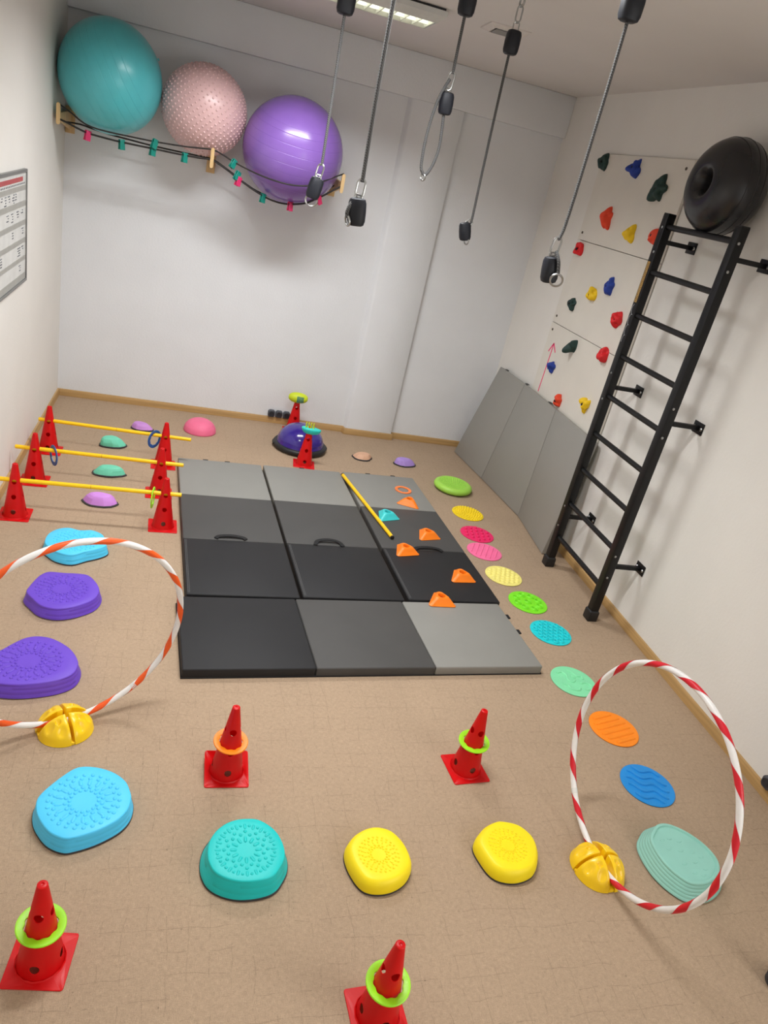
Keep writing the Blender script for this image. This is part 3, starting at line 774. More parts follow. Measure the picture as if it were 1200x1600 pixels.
def cone_parts():
    b = MB(); cr = lambda z: RB - (RB - RT) * z / HT
    zs = [0.0, 0.022, 0.064, 0.106, 0.148, 0.190, 0.230, 0.268, HT]; holes = {1: 0.043, 3: 0.127, 5: 0.210}

    def P(th, z, dr=0): q = cr(z) + dr; return (q * cos(th), q * sin(th), z)
    for sct in range(8):
        hs = sct % 2 == 0; c0 = rad(90) * (sct // 2) + (0 if hs else rad(45)); hw = rad(30) if hs else rad(15)
        for k in range(len(zs) - 1):
            z0, z1 = zs[k], zs[k + 1]; N = 4
            if hs and k in holes:
                zc = holes[k]; bd = []; ci = []
                side = [(-1, -1), (1, -1), (1, 1), (-1, 1)]
                for e in range(4):
                    a, d = side[e], side[(e + 1) % 4]
                    for q in range(N):
                        f = q / N; u = a[0] + (d[0] - a[0]) * f; v = a[1] + (d[1] - a[1]) * f
                        bd.append(P(c0 + u * hw, z0 + (v + 1) / 2 * (z1 - z0)))
                        an = rad(225 + 90 * (e + f)); zz = zc + RH * sin(an); ci.append(P(c0 + RH * cos(an) / cr(zz), zz))
                M = len(bd); b.add(bd + ci, [(j, (j + 1) % M, M + (j + 1) % M, M + j) for j in range(M)])
            else:
                g = [P(c0 + (2 * i / N - 1) * hw, z0 + j / N * (z1 - z0)) for j in range(N + 1) for i in range(N + 1)]
                b.add(g, [(j * (N + 1) + i, j * (N + 1) + i + 1, (j + 1) * (N + 1) + i + 1, (j + 1) * (N + 1) + i) for j in range(N) for i in range(N)])
    me = bpy.data.meshes.new('cone_shell'); me.from_pydata(b.v, [], b.f); bm = bmesh.new(); bm.from_mesh(me)
    bmesh.ops.remove_doubles(bm, verts=bm.verts, dist=0.00025); bmesh.ops.recalc_face_normals(bm, faces=bm.faces)
    bmesh.ops.solidify(bm, geom=bm.faces[:], thickness=0.0022); bmesh.ops.recalc_face_normals(bm, faces=bm.faces)
    bm.to_mesh(me); bm.free(); me.polygons.foreach_set('use_smooth', [True] * len(me.polygons)); me.set_sharp_from_angle(angle=rad(35)); me.materials.append(RED)
    c = MB(); c.lathe([(0.0010, HT - 0.0012), (0.0040, HT - 0.0006), (0.0050, HT + 0.002), (0.011, HT + 0.002), (0.0135, HT), (0.0135, HT - 0.004)], 24, cap0=True, cap1=False)
    top = c.mesh('tip'); top.materials.append(RED)
    s = 0.080; d = MB()
    def sq(k, z):
        o = []
        for cx_, cy_, a0 in ((1, 1, 0), (-1, 1, 90), (-1, -1, 180), (1, -1, 270)):
            for q in range(4): a = rad(a0 + q * 30); o.append((cx_ * (s - 0.008) * k + 0.008 * cos(a), cy_ * (s - 0.008) * k + 0.008 * sin(a), z))
        return o
    def ci(r_, z): return [(r_ * cos(2 * pi * (j - 0.0) / 16 + rad(22)), r_ * sin(2 * pi * (j - 0.0) / 16 + rad(22)), z) for j in range(16)]
    d.loft([ci(0.0605, 0.006), ci(0.0605, 0.001), sq(1.0, 0.001), sq(1.0, 0.0035), sq(0.985, 0.0045), ci(0.0660, 0.0045), ci(0.0632, 0.009)], False, False)
    plate = d.mesh('base_plate', angle=35); plate.materials.append(RED)
    return me, top, plate


CS, CT, CP = cone_parts()


def cone(x, y, rotz, label, group, z=0.0, curl=False):
    t = thing('training_cone', label, 'cone', (x, y, z), rotz, group)
    link('cone_shell', CS, None, t); link('tip', CT, None, t); link('base_plate', CP if not curl else curled_plate(), None, t)
    return t


def curled_plate():      # the rear corners of this cone's plate are bent upwards
    me = CP.copy()
    for v in me.vertices:
        k = max(0.0, v.co.y - 0.015) / 0.065
        if abs(v.co.x) > 0.062 or v.co.y > 0.064: v.co.z += 0.030 * k * k; v.co.y -= 0.010 * k * k
    return me


GH = 'red cones holding up the yellow hurdle poles'
cone(0.130, -1.115, 0.02, 'red cone under the left end of the farthest hurdle pole', GH)
cone(0.135, -1.595, 0.02, 'red cone under the left end of the middle hurdle pole', GH)
cone(0.122, -2.045, 0.02, 'red cone under the left end of the nearest hurdle pole', GH)
cone(0.856, -1.150, 0.05, 'red cone under the right end of the farthest hurdle pole', GH)
cone(0.852, -1.600, 0.05, 'red cone under the right end of the middle hurdle pole', GH)
cone(0.899, -2.030, 0.05, 'red cone under the right end of the nearest hurdle pole, by the mat', GH)
GF = 'red cones with rings on the front floor'
cone(1.223, -3.901, 0.0, 'red cone wearing an orange ring, behind the teal stepping stone', GF, curl=True)
cone(2.184, -3.889, 0.10, 'red cone wearing a lime ring, behind the right yellow stepping stone', GF)
cone(0.713, -4.578, -0.12, 'red cone wearing a lime ring in the bottom left corner', GF)
cone(1.620, -4.800, 0.06, 'red cone wearing a lime ring, cut off at the bottom edge', GF)
cone(1.846, -0.150, 0.0, 'red cone behind the purple dome trainer, topped by a yellow-green toy', 'red cones by the dome trainer')
cone(1.862, -0.850, -0.10, 'red cone in front of the purple dome trainer, topped by a turquoise toy', 'red cones by the dome trainer')

# hurdle poles
YD = mat('pole_joint', (214, 158, 10), 0.4)


def pole(a, c, label, caps, group=None):
    a = Vector(a); c = Vector(c); d = (c - a); L = d.length; rot = Vector((0, 0, 1)).rotation_difference(d).to_euler()
    t = thing('pole', label, 'pole', a, group=group, rot=rot)
    b = MB(); R = 0.0120
    b.lathe([(R * 0.8, 0.0), (R, 0.002), (R, L - 0.002), (R * 0.8, L)], 18); b.build('shaft', POLE_Y, t)
    b = MB(); b.lathe([(R + 0.0003, L / 2 - 0.0015), (R + 0.0003, L / 2 + 0.0015)], 18); b.build('joint_line', YD, t)
    for q in ((-0.001, 0.010), (L - 0.010, L + 0.001)) if caps else ((-0.0006, 0.0008), (L - 0.0008, L + 0.0006)):
        b = MB(); rr = R + 0.0006 if caps else R * 0.72; b.lathe([(rr * .9, q[0]), (rr, q[0] + 0.0005), (rr, q[1] - 0.0005), (rr * .9, q[1])], 18); b.build('end_cap', BLACKP if caps else YD, t)
    return t


HZ = 0.2105
pole((0.066, -1.112, HZ), (1.022, -1.158, HZ), 'yellow hurdle pole farthest back, a blue ring near its right end', False, 'yellow hurdle poles')
pole((0.028, -1.594, HZ), (0.985, -1.601, HZ), 'yellow hurdle pole in the middle, a blue ring near its left end', False, 'yellow hurdle poles')
pole((0.018, -2.047, HZ), (0.986, -2.028, HZ), 'yellow hurdle pole nearest the camera, a lime ring near its right end', False, 'yellow hurdle poles')
pole((2.109, -1.110, TM + 0.0135), (2.282, -2.035, TM + 0.0135), 'loose yellow pole with black end caps lying on the mats', True)

# rings
RINGM = {'orange': mat('ring_orange', (255, 140, 20), 0.4), 'lime': mat('ring_lime', (158, 232, 30), 0.4), 'blue': mat('ring_blue', (30, 92, 160), 0.4), 'pale': mat('ring_pale_orange', (255, 136, 66), 0.4)}
b = MB(); R = []
for i in range(56):
    a = 2 * pi * i / 56; inner = 0.0415 + 0.0018 * cos(10 * a)      # wavy inner rim
    R.append([(q * cos(a), q * sin(a), z) for q, z in ((inner, -0.002), (inner + 0.002, -0.0032), (0.0605, -0.0032), (0.0625, -0.0018), (0.0625, 0.0018), (0.0605, 0.0032), (inner + 0.002, 0.0032), (inner, 0.002))])
R.append(R[0]); b.loft(R, False, False); RINGME = b.mesh('throwing_ring', merge=0.0001, angle=35)


def ring(c, loc, rot, label, group):
    me = RINGME.copy(); me.materials.append(RINGM[c]); return tag(link('throwing_ring', me, None, None, loc, rot), label, 'ring', group)


GR = 'throwing rings on the front cones'
ring('orange', (1.223, -3.899, 0.145), (0.07, 0.03, 0), 'orange throwing ring round the left front cone', GR)
ring('lime', (2.185, -3.887, 0.145), (0.05, -0.08, 0), 'lime throwing ring round the cone behind the right yellow stone', GR)
ring('lime', (0.712, -4.576, 0.146), (0.04, 0.03, 0.3), 'lime throwing ring round the cone in the bottom left corner', GR)
ring('lime', (1.621, -4.801, 0.146), (0.03, -0.04, 0.6), 'lime throwing ring round the cone cut off at the bottom edge', GR)
GB = 'rings hanging on the hurdle poles'
ring('blue', (0.786, -1.146, HZ + 0.0125 - 0.0435), (pi / 2, 0, rad(52)), 'blue ring hanging near the right end of the farthest hurdle pole', GB)
ring('blue', (0.238, -1.5955, HZ + 0.0125 - 0.0435), (pi / 2, 0, rad(118)), 'blue ring hanging near the left end of the middle hurdle pole', GB)
ring('lime', (0.832, -2.0310, HZ + 0.0125 - 0.0435), (pi / 2, 0, rad(84)), 'lime ring hanging edge-on near the right end of the nearest hurdle pole', GB)
ring('pale', (2.546, -1.245, TM + 0.0034), (0, 0, 0), 'orange ring lying flat on the grey panel of the right mat', None)

# textured hedgehog-like toys on the two back cones
LIME = mat('toy_lime', (206, 222, 40), 0.45); TURQ = mat('toy_turquoise', (44, 206, 196), 0.4); TEALR = mat('toy_teal', (12, 120, 128), 0.45)
t = thing('sensory_toy', 'yellow-green oval toy with teal ribs on top of the back cone', 'toy', (1.846, -0.165, 0.285), rad(-6))
b = MB(); R = []
for i in range(1, 20):
    a = pi * i / 20; x = -0.080 * cos(a); q = 0.046 * sin(a) ** 0.8; R.append([(x, q * cos(2 * pi * j / 20), q * sin(2 * pi * j / 20) * 0.95 + 0.012) for j in range(20)])
b.loft(R); b.build('body', LIME, t, angle=60)
for k in range(5):
    x = -0.006 + k * 0.0115; q = 0.0475 * max(0.05, 1 - (x / 0.080) ** 2) ** 0.4; b = MB()
    b.tube([(x, -q * cos(rad(a)), 0.012 + q * 0.97 * sin(rad(a))) for a in range(-40, 31, 7)], 0.0042, 8); o = b.build('rib', TEALR, t); 
t = thing('sensory_toy', 'turquoise boat-shaped toy with lime bristles on the front cone', 'toy', (1.872, -0.855, 0.268), rad(-14))
b = MB(); R = []
for s in (0.35, 0.7, 0.92, 1.0, 0.97, 0.8):
    z = {0.35: -0.020, 0.7: -0.012, 0.92: 0.004, 1.0: 0.020, 0.97: 0.026, 0.8: 0.030}[s]; R.append([(0.074 * s * cos(a_), 0.036 * s * sin(a_) * (1 - 0.25 * cos(a_)), z) for a_ in [2 * pi * j / 28 for j in range(28)]])
b.loft(R); b.build('body', TURQ, t, angle=60)
for k in range(4):
    for q in (-1, 0, 1):
        b = MB(); b.tube([(-0.040 + k * 0.018, q * 0.010, 0.026), (-0.042 + k * 0.018, q * 0.012, 0.050), (-0.041 + k * 0.018, q * 0.014, 0.066)], [0.0052, 0.0046, 0.003], 8); b.build('bristle', LIME, t)

# ================================================================== three-sided markers on the mats
MK = {'orange': mat('marker_orange', (255, 130, 14), 0.42), 'turq': mat('marker_turquoise', (60, 206, 208), 0.42)}


def marker(c, x, y, rotz, label, group):
    t = thing('marker_cone', label, 'marker', (x, y, TM), rotz, group); b = MB()

    def sq(h, z, rr):      # a rounded triangle, h = distance from the centre to the sharp corner
        o = []
        for k in range(3):
            a0 = rad(120 * k); cx_, cy_ = (h - 2 * rr) * cos(a0), (h - 2 * rr) * sin(a0)
            for q in range(8): a = a0 + rad(-60 + 120 * q / 7); o.append((cx_ + rr * cos(a), cy_ + rr * sin(a), z))
        return o
    ci = lambda r_, z: [(r_ * cos(2 * pi * j / 24 - rad(60) + rad(7)), r_ * sin(2 * pi * j / 24 - rad(60) + rad(7)), z) for j in range(24)]
    b.loft([sq(0.094, 0.003, 0.012), sq(0.1035, 0.001, 0.015), sq(0.104, 0.0035, 0.015), sq(0.098, 0.006, 0.015), sq(0.070, 0.030, 0.015), sq(0.058, 0.0405, 0.0170), sq(0.050, 0.0430, 0.0180), ci(0.0220, 0.0425), ci(0.0205, 0.039), ci(0.0190, 0.022)], False, True)
    b.build('body', MK[c], t, angle=50)
    b = MB(); b.lathe([(0.0192, 0.0222), (0.0192, 0.0230)], 20); b.build('hole', mat('marker_hole_' + c, (150, 34, 16) if c == 'orange' else (16, 96, 100), 0.7), t)
    return t


GK = 'three-sided marker cones on the right mat'
marker('orange', 2.531, -1.473, rad(-53), 'orange marker farthest back, beside the flat orange ring', GK)
marker('turq', 2.315, -1.720, rad(-10), 'turquoise marker beside the loose yellow pole', GK)
marker('orange', 2.541, -1.945, rad(-15), 'orange marker on the dark grey panel, right of the pole end', GK)
marker('orange', 2.332, -2.180, rad(-15), 'orange marker at the fold by the black handle', GK)
marker('orange', 2.618, -2.445, rad(-24), 'orange marker on the black panel of the right mat', GK)
mk_ = marker('orange', 2.404, -2.722, rad(-28), 'orange marker nearest the camera, astride the gap between mats', GK)
mk_.location.z = TM + 0.001

# ================================================================== tactile floor discs
DISC_R = 0.118


def hump_line(b, pts, w, h, z):
    P = [Vector(p) for p in pts]; R = []
    for i, p in enumerate(P):
        d = (P[min(len(P) - 1, i + 1)] - P[max(0, i - 1)]).normalized(); n = Vector((-d.y, d.x))
        k = 0.55 if i in (0, len(P) - 1) else 1.0
        R.append([(p.x + n.x * w * k * q, p.y + n.y * w * k * q, z + h * e * (0.6 if k < 1 else 1)) for q, e in ((-1.1, 0), (-.95, .45), (-.6, .86), (0, 1), (.6, .86), (.95, .45), (1.1, 0))])
    b.loft(R)


def disc(x, y, c, name, label, relief, rot=0.0, r=DISC_R):
    m = mat('disc_' + name, c, 0.5)
    t = thing('tactile_disc', label, 'disc', (x, y, 0), rot, 'tactile floor discs along the mats')
    b = MB(); b.lathe([(r - 0.002, 0.0005), (r, 0.002), (r, 0.0045), (r - 0.003, 0.006), (r - 0.008, 0.0062)], 64); b.build('base', m, t, angle=50)
    b = MB(); relief(b, r - 0.012, 0.006); stuff(b.build('relief', m, t, angle=50)); return t


def rl_nubs(b, r, z):
    for k in range(1, 7):
        q = r * k / 6.1; n_ = max(4, int(2 * pi * q / 0.0205))
        for j in range(n_): a = 2 * pi * j / n_; b.lathe([(0.0075, z - .0005), (0.0060, z + .006), (0.0022, z + .0085)], 8, (q * cos(a), q * sin(a), 0))


def rl_knobs(b, r, z):
    for i in range(-2, 3):
        for j in range(-2, 3):
            px, py = i * 0.043 + (0.02 if j % 2 else 0), j * 0.040
            if px * px + py * py < (r - 0.012) ** 2: b.lathe([(0.011, z - .0005), (0.0105, z + .007), (0.008, z + .0105), (0.003, z + .011)], 14, (px, py, 0))


def rl_ribs(n_, w, h, wav=0.0, frac=0.86):
    def f(b, r, z):
        for k in range(n_):
            py = (-1 + 2 * (k + 0.5) / n_) * r * 0.92; L = sqrt(max(0, (r * frac) ** 2 - py * py * 0.75))
            if L < 0.02: continue
            pts = [(-L + 2 * L * i / 22, py + wav * sin((-L + 2 * L * i / 22) * 62)) for i in range(23)]; hump_line(b, pts, w, h, z - 0.0004)
    return f


def rl_ribs_cut(b, r, z):
    for k in range(6):
        py = (-1 + 2 * (k + 0.5) / 6) * r * 0.9; L = sqrt(max(0, r * r - py * py)) * 0.9; n_ = max(2, int(2 * L / 0.03))
        for i in range(n_): x0 = -L + 2 * L * i / n_; hump_line(b, [(x0 + 0.001, py), (x0 + 0.008, py), (x0 + 2 * L / n_ - 0.008, py), (x0 + 2 * L / n_ - 0.001, py)], 0.005, 0.0065, z - .0004)


def rl_pillows(b, r, z):
    s = 0.036
    for i in range(-4, 5):
        for j in range(-4, 5):
            px, py = (i + (0.5 if j % 2 else 0)) * s, j * s * 0.72
            if sqrt(px * px + py * py) < r - 0.006:
                b.lathe([(0.0158, z - .0005), (0.0132, z + .0042), (0.008, z + .0062), (0.002, z + .0068)], 6, (px, py, 0))


def rl_targets(b, r, z):
    C = [(0, 0)] + [(0.072 * cos(rad(a)), 0.072 * sin(rad(a))) for a in range(10, 370, 45)]
    for px, py in C:
        b.lathe([(0.006, z - .0005), (0.005, z + .004), (0.002, z + .005)], 12, (px, py, 0))
        for q in (0.013, 0.021):
            pts = [(px + q * cos(rad(a)), py + q * sin(rad(a))) for a in range(0, 331, 15)]; hump_line(b, pts, 0.0030, 0.0065, z - .0004)


def rl_scales(b, r, z):
    s = 0.034
    for i in range(-4, 5):
        for j in range(-4, 5):
            px, py = (i + (0.5 if j % 2 else 0)) * s, j * s * 0.86
            if sqrt(px * px + py * py) < r - 0.014: hump_line(b, [(px + 0.0135 * cos(rad(a)), py + 0.0135 * sin(rad(a))) for a in range(0, 341, 20)], 0.0036, 0.0085, z - .0004)


def rl_squiggles(b, r, z):
    for pts in ([(-.085, .03), (-.06, .05), (-.035, .035), (-.03, .0), (-.005, -.012), (.01, .015)], [(-.03, .08), (.0, .07), (.02, .05), (.045, .055), (.05, .03)],
                [(-.06, -.045), (-.03, -.05), (-.015, -.075), (.02, -.07), (.03, -.045)], [(.035, -.01), (.06, .01), (.09, .0), (.085, -.035), (.055, -.05)], [(-.01, .035), (.015, .03)]):
        hump_line(b, [(p.x, p.y) for p in [q for q in smooth_open([(a, c, 0) for a, c in pts], 5)]], 0.0070, 0.0065, z - .0004)


DISCS = [(3.010, -1.428, (246, 216, 22), 'yellow', 'bright yellow tactile disc with dense nubs, farthest along the mats', rl_nubs, 0),
         (2.972, -1.752, (236, 36, 104), 'crimson', 'crimson tactile disc with scattered knobs', rl_knobs, .3),
         (2.941, -1.996, (253, 116, 166), 'pink', 'pink tactile disc with rows of broken ribs', rl_ribs_cut, rad(62)),
         (2.965, -2.297, (248, 236, 132), 'pale_yellow', 'pale yellow tactile disc with a quilted pattern', rl_pillows, .2),
         (3.012, -2.588, (130, 234, 36), 'lime', 'lime green tactile disc with target rings', rl_targets, 0),
         (3.028, -2.889, (22, 214, 222), 'turquoise', 'turquoise tactile disc with scale-like rings', rl_scales, .1),
         (2.967, -3.308, (134, 226, 172), 'mint', 'mint green tactile disc with squiggly lines, partly behind the red and white hoop', rl_squiggles, rad(-20)),
         (3.017, -3.645, (255, 140, 6), 'orange', 'orange tactile disc with parallel ribs, seen through the hoop', rl_ribs(6, 0.009, 0.0055), rad(16)),
         (2.995, -3.987, (16, 140, 220), 'blue', 'blue tactile disc with wavy ribs, seen through the hoop', rl_ribs(5, 0.0055, 0.0075, 0.011), rad(-24))]
for a in DISCS: disc(*a)

# green air cushion
t = thing('balance_cushion', 'round green air balance cushion by the leaning mat', 'cushion', (3.016, -1.010, 0))
GC = mat('cushion_green', (164, 220, 82), 0.45)
b = MB(); b.lathe([(0.07, 0.001), (0.125, 0.004), (0.146, 0.016), (0.152, 0.032), (0.146, 0.047), (0.132, 0.057), (0.118, 0.060), (0.108, 0.057), (0.100, 0.0535), (0.05, 0.0515), (0.005, 0.0510)], 56); b.build('body', GC, t, angle=60)
b = MB()
for k in range(1, 9):
    q = 0.100 * k / 8; n_ = int(2 * pi * q / 0.0165)
    for j in range(n_):
        a = 2 * pi * j / n_; z = 0.0510 + 0.0025 * (q / 0.1) ** 2; b.lathe([(0.0058, z - .001), (0.0045, z + .005), (0.0015, z + .0072)], 6, (q * cos(a), q * sin(a), 0))
stuff(b.build('nubs', GC, t, angle=70))


# ================================================================== small river stones
def river_stone(x, y, w, d, h, seed, c, label, rotz=0.0, flat=0.5):
    h *= 1.25
    r = random.Random(seed); m = mat('stone_%d_%d_%d' % c, c, 0.6, bump=0.15, bscale=120)
    t = thing('river_stone', label, 'stone', (x, y, 0), rotz, 'small balance river stones')
    N = 15; ph = [r.uniform(0, 6.28) for _ in range(4)]; offx = r.uniform(-.12, .12)
    def ol(k, z, dx=0, fac=0):
        o = []
        for j in range(N):
            a = 2 * pi * j / N; q = 1 + 0.07 * cos(2 * a + ph[0]) + 0.05 * cos(3 * a + ph[1]) + 0.03 * cos(5 * a + ph[2])
            if fac: q *= 1 - 0.06 * abs(sin(3.5 * a + ph[3]))
            o.append((w / 2 * k * q * cos(a) + dx * w, d / 2 * k * q * sin(a), z))
        return o
    b = MB(); b.loft([ol(1.00, 0.0005), ol(1.07, 0.002), ol(1.07, 0.008), ol(1.00, 0.0105)]); b.build('rubber_rim', RUBBER, t, angle=50)
    b = MB(); b.loft([ol(0.99, 0.010), ol(0.93, h * .42, offx * .2, 1), ol(0.82, h * .70, offx * .5, 1), ol(flat + .15, h * .92, offx * .8, 1), ol(flat, h, offx, 1), ol(flat * .3, h * 1.02, offx, 0)]); b.build('body', m, t, angle=16, bevel=0.0025, bseg=2)
    return t


river_stone(0.531, -1.815, 0.185, 0.115, 0.050, 1, (206, 140, 226), 'lilac river stone under the nearest hurdle pole')
river_stone(0.531, -1.390, 0.185, 0.115, 0.045, 2, (110, 208, 176), 'mint green river stone under the middle hurdle pole')
river_stone(0.508, -0.905, 0.185, 0.120, 0.050, 9, (112, 212, 180), 'mint green river stone just behind the middle hurdle pole, nearer the back wall', .3)
river_stone(0.672, -0.525, 0.155, 0.110, 0.040, 4, (200, 140, 214), 'lilac river stone behind the farthest hurdle pole')
river_stone(2.370, -0.575, 0.165, 0.125, 0.034, 5, (216, 170, 140), 'beige river stone between the dome trainer and the pilaster')
river_stone(2.722, -0.612, 0.180, 0.110, 0.045, 6, (172, 142, 216), 'lavender river stone near the right end of the back wall')

# pink hilltop stone
t = thing('hilltop_stone', 'round pink hilltop balance stone near the back wall', 'stone', (1.092, -0.415, 0))
PS = mat('hilltop_pink', (240, 112, 150), 0.55, vary=0.04)
b = MB(); pr = [(0.121, 0.001), (0.123, 0.004)]
for k in range(22):
    a = rad(4 + 82 * k / 21); pr.append((0.122 * cos(a) ** 0.80 + (0.0010 if k % 5 == 0 else 0), 0.006 + 0.092 * sin(a)))
b.lathe(pr, 56); b.build('body', PS, t, angle=50)


# ================================================================== big stepping stones
def offset(pts, k):
    n = len(pts); o = []
    for i in range(n):
        d = (pts[(i + 1) % n] - pts[i - 1]).normalized(); nn = Vector((-d.y, d.x))      # points run clockwise
        o.append(pts[i] + nn * k)
    return o


STO = {
'LB':((0.754,-4.087),[(-0.017,0.150),(0.033,0.143),(0.084,0.119),(0.122,0.082),(0.140,0.040),(0.146,0.008),(0.140,-0.036),(0.117,-0.074),(0.081,-0.103),(0.040,-0.126),(-0.008,-0.143),(-0.038,-0.146),(-0.078,-0.126),(-0.108,-0.093),(-0.134,-0.048),(-0.144,-0.001),(-0.137,0.030),(-0.112,0.070),(-0.079,0.112),(-0.049,0.141)]),
'TEAL':((1.270,-4.299),[(0.002,0.121),(0.047,0.116),(0.088,0.085),(0.111,0.050),(0.124,0.003),(0.122,-0.036),(0.104,-0.073),(0.080,-0.102),(0.039,-0.115),(-0.014,-0.117),(-0.060,-0.105),(-0.096,-0.082),(-0.114,-0.051),(-0.121,-0.013),(-0.116,0.031),(-0.097,0.070),(-0.066,0.100),(-0.032,0.116)]),
'Y1':((1.714,-4.324),[(0.030,0.124),(0.076,0.103),(0.108,0.052),(0.119,-0.008),(0.108,-0.050),(0.075,-0.087),(0.028,-0.110),(-0.020,-0.115),(-0.058,-0.105),(-0.082,-0.079),(-0.102,-0.027),(-0.108,0.025),(-0.097,0.059),(-0.062,0.098),(-0.015,0.121)]),
'Y2':((2.199,-4.302),[(0.023,0.116),(0.085,0.096),(0.122,0.047),(0.124,-0.008),(0.103,-0.060),(0.067,-0.100),(0.005,-0.120),(-0.051,-0.114),(-0.087,-0.089),(-0.107,-0.037),(-0.115,0.016),(-0.099,0.051),(-0.056,0.091),(-0.014,0.111)]),
'M':((2.888,-4.379),[(-0.077,0.101),(-0.031,0.135),(0.021,0.137),(0.076,0.103),(0.117,0.050),(0.134,-0.007),(0.124,-0.055),(0.089,-0.094),(0.032,-0.122),(-0.019,-0.127),(-0.058,-0.115),(-0.090,-0.074),(-0.107,-0.027),(-0.110,0.027),(-0.102,0.070)]),
'P1':((0.451,-3.377),[(0.004,0.162),(0.063,0.149),(0.131,0.096),(0.173,0.030),(0.185,-0.024),(0.170,-0.079),(0.120,-0.117),(0.045,-0.141),(-0.037,-0.150),(-0.111,-0.134),(-0.164,-0.087),(-0.182,-0.036),(-0.159,0.019),(-0.118,0.057),(-0.079,0.109),(-0.042,0.147)]),
'P2':((0.486,-2.835),[(-0.071,0.139),(-0.009,0.137),(0.044,0.139),(0.099,0.128),(0.147,0.057),(0.164,-0.008),(0.148,-0.074),(0.103,-0.122),(0.051,-0.155),(-0.004,-0.167),(-0.064,-0.147),(-0.108,-0.097),(-0.143,-0.045),(-0.139,0.006),(-0.120,0.083),(-0.098,0.124)]),
'CY':((0.482,-2.378),[(-0.059,0.131),(0.003,0.114),(0.061,0.125),(0.117,0.087),(0.141,0.017),(0.148,-0.028),(0.111,-0.070),(0.058,-0.105),(0.000,-0.148),(-0.066,-0.133),(-0.113,-0.089),(-0.144,-0.042),(-0.144,0.040),(-0.113,0.102)])}


def dots(b, cx_, cy_, z, rings, sq=1.0):
    for q, n_, kind, sz, ph in rings:
        for j in range(n_):
            a = 2 * pi * (j + ph) / n_; x, y = cx_ + q * cos(a), cy_ + q * sin(a) * sq
            if kind == 'dot': b.lathe([(sz * 1.5, z - .0006), (sz * 1.35, z + .0014), (sz * .95, z + .0030), (sz * .4, z + .0038)], 10, (x, y, 0))
            else:
                u = Vector((cos(a), sin(a))); hump_line(b, [(x - u.x * sz * k, y - u.y * sz * k) for k in (-1, -.6, 0, .6, 1)], sz * 0.46, 0.0036, z - .0006)


SUN = lambda s: ((.045 * s, 16, 'dot', .0042, 0), (.058 * s, 16, 'dot', .0048, .5), (.078 * s, 17, 'petal', .0125 * s, 0), (.094 * s, 22, 'dot', .0044, .25), (.110 * s, 26, 'dot', .0048, 0))
DAISY = lambda s: ((.040 * s, 12, 'petal', .0105 * s, 0), (.058 * s, 12, 'dot', .0040, .5), (.070 * s, 12, 'dot', .0040, 0), (.090 * s, 20, 'petal', .0100 * s, 0), (.092 * s, 20, 'dot', .0036, .5))


def step_stone(key, h, c, name, label, rim_dark, flare, relief, dish=0.004, dome=False, ribs=3):
    (cx_, cy_), pts = STO[key]; m = mat('step_' + name, c, 0.5, vary=0.03)
    t = thing('stepping_stone', label, 'stepping stone', (cx_, cy_, 0), 0, 'large balance stepping stones')
    P = smooth_closed([(a, q, 0) for a, q in pts], 5); P = [Vector((p.x, p.y)) for p in P]; n_ = len(P)
    z3 = lambda pp, z: [(p.x, p.y, z) for p in pp]
    if rim_dark:
        b = MB(); b.loft([z3(offset(P, flare - 0.004), 0.0005), z3(offset(P, flare + 0.001), 0.001), z3(offset(P, flare + 0.001), 0.0075), z3(offset(P, flare - 0.004), 0.009)]); b.build('rubber_rim', RUBBER, t, angle=40)
    b = MB(); R = []
    if dome:
        for k, z in ((0.000, .007), (0.0005, .018), (-.003, .034), (-.009, .046), (-.016, .053), (-.022, .0555)): R.append(z3(offset(P, flare + k), z * h / .0555))
        top = offset(P, flare - 0.022)
    else:
        R.append(z3(offset(P, flare), 0.006))
        z = 0.006; step = (h - 0.016) / ribs
        for k in range(ribs):
            sh = 0.75 if ribs == 5 else 0.94; f0 = flare * (1 - (k + 0.0) / ribs); f1 = flare * (1 - (k + sh) / ribs)
            wob = lambda i: 0.0035 * sin(4 * pi * i / n_ + k * 1.3)
            for f, zz in ((f0, z + 0.001), (f1, z + step * 0.85), (f1 - (0.0018 if ribs == 5 else 0.0007), z + step * 0.93)):
                R.append([(p.x, p.y, zz + (wob(i) if ribs == 3 else 0)) for i, p in enumerate(offset(P, f))])
            z += step
        R += [z3(offset(P, 0.0005), h - 0.007), z3(offset(P, -0.001), h - 0.002), z3(offset(P, -0.004), h)]
        top = offset(P, -0.004)
    cc = Vector((sum(p.x for p in top) / n_, sum(p.y for p in top) / n_))
    if dish > 0.01: R.append(z3([p + (cc - p) * 0.06 for p in top], h)); R.append(z3([p + (cc - p) * 0.085 for p in top], h - 0.006)); zt = h - 0.006
    else: zt = h
    for k in (0.25, 0.5, 0.75, 0.92): R.append(z3([p + (cc - p) * k for p in top], zt - (dish * k if dish <= 0.01 else 0)))
    b.loft(R); b.build('body', m, t, angle=42)
    b = MB(); relief(b, cc.x, cc.y, zt); stuff(b.build('relief', m, t, angle=60)); return t


def relief_rings(rg, dish):
    def f(b, x, y, z):
        for r_ in rg: dots(b, x, y, z - dish * (0.96 - min(0.96, r_[0] / 0.14)) * 0.9, [r_])
    return f


def relief_arcs(b, x, y, z):
    for px, py in ((-.05, .07), (-.015, .075), (.02, .062), (-.045, .03), (.0, .02), (.045, .012), (.07, -.01), (.03, -.03), (.055, -.06), (-.02, -.035), (.0, -.075), (.03, -.085)):
        hump_line(b, [(x + px + 0.011 * cos(rad(a)), y + py + 0.007 * sin(rad(a))) for a in range(200, 361, 20)], 0.0026, 0.0022, z - .0005)


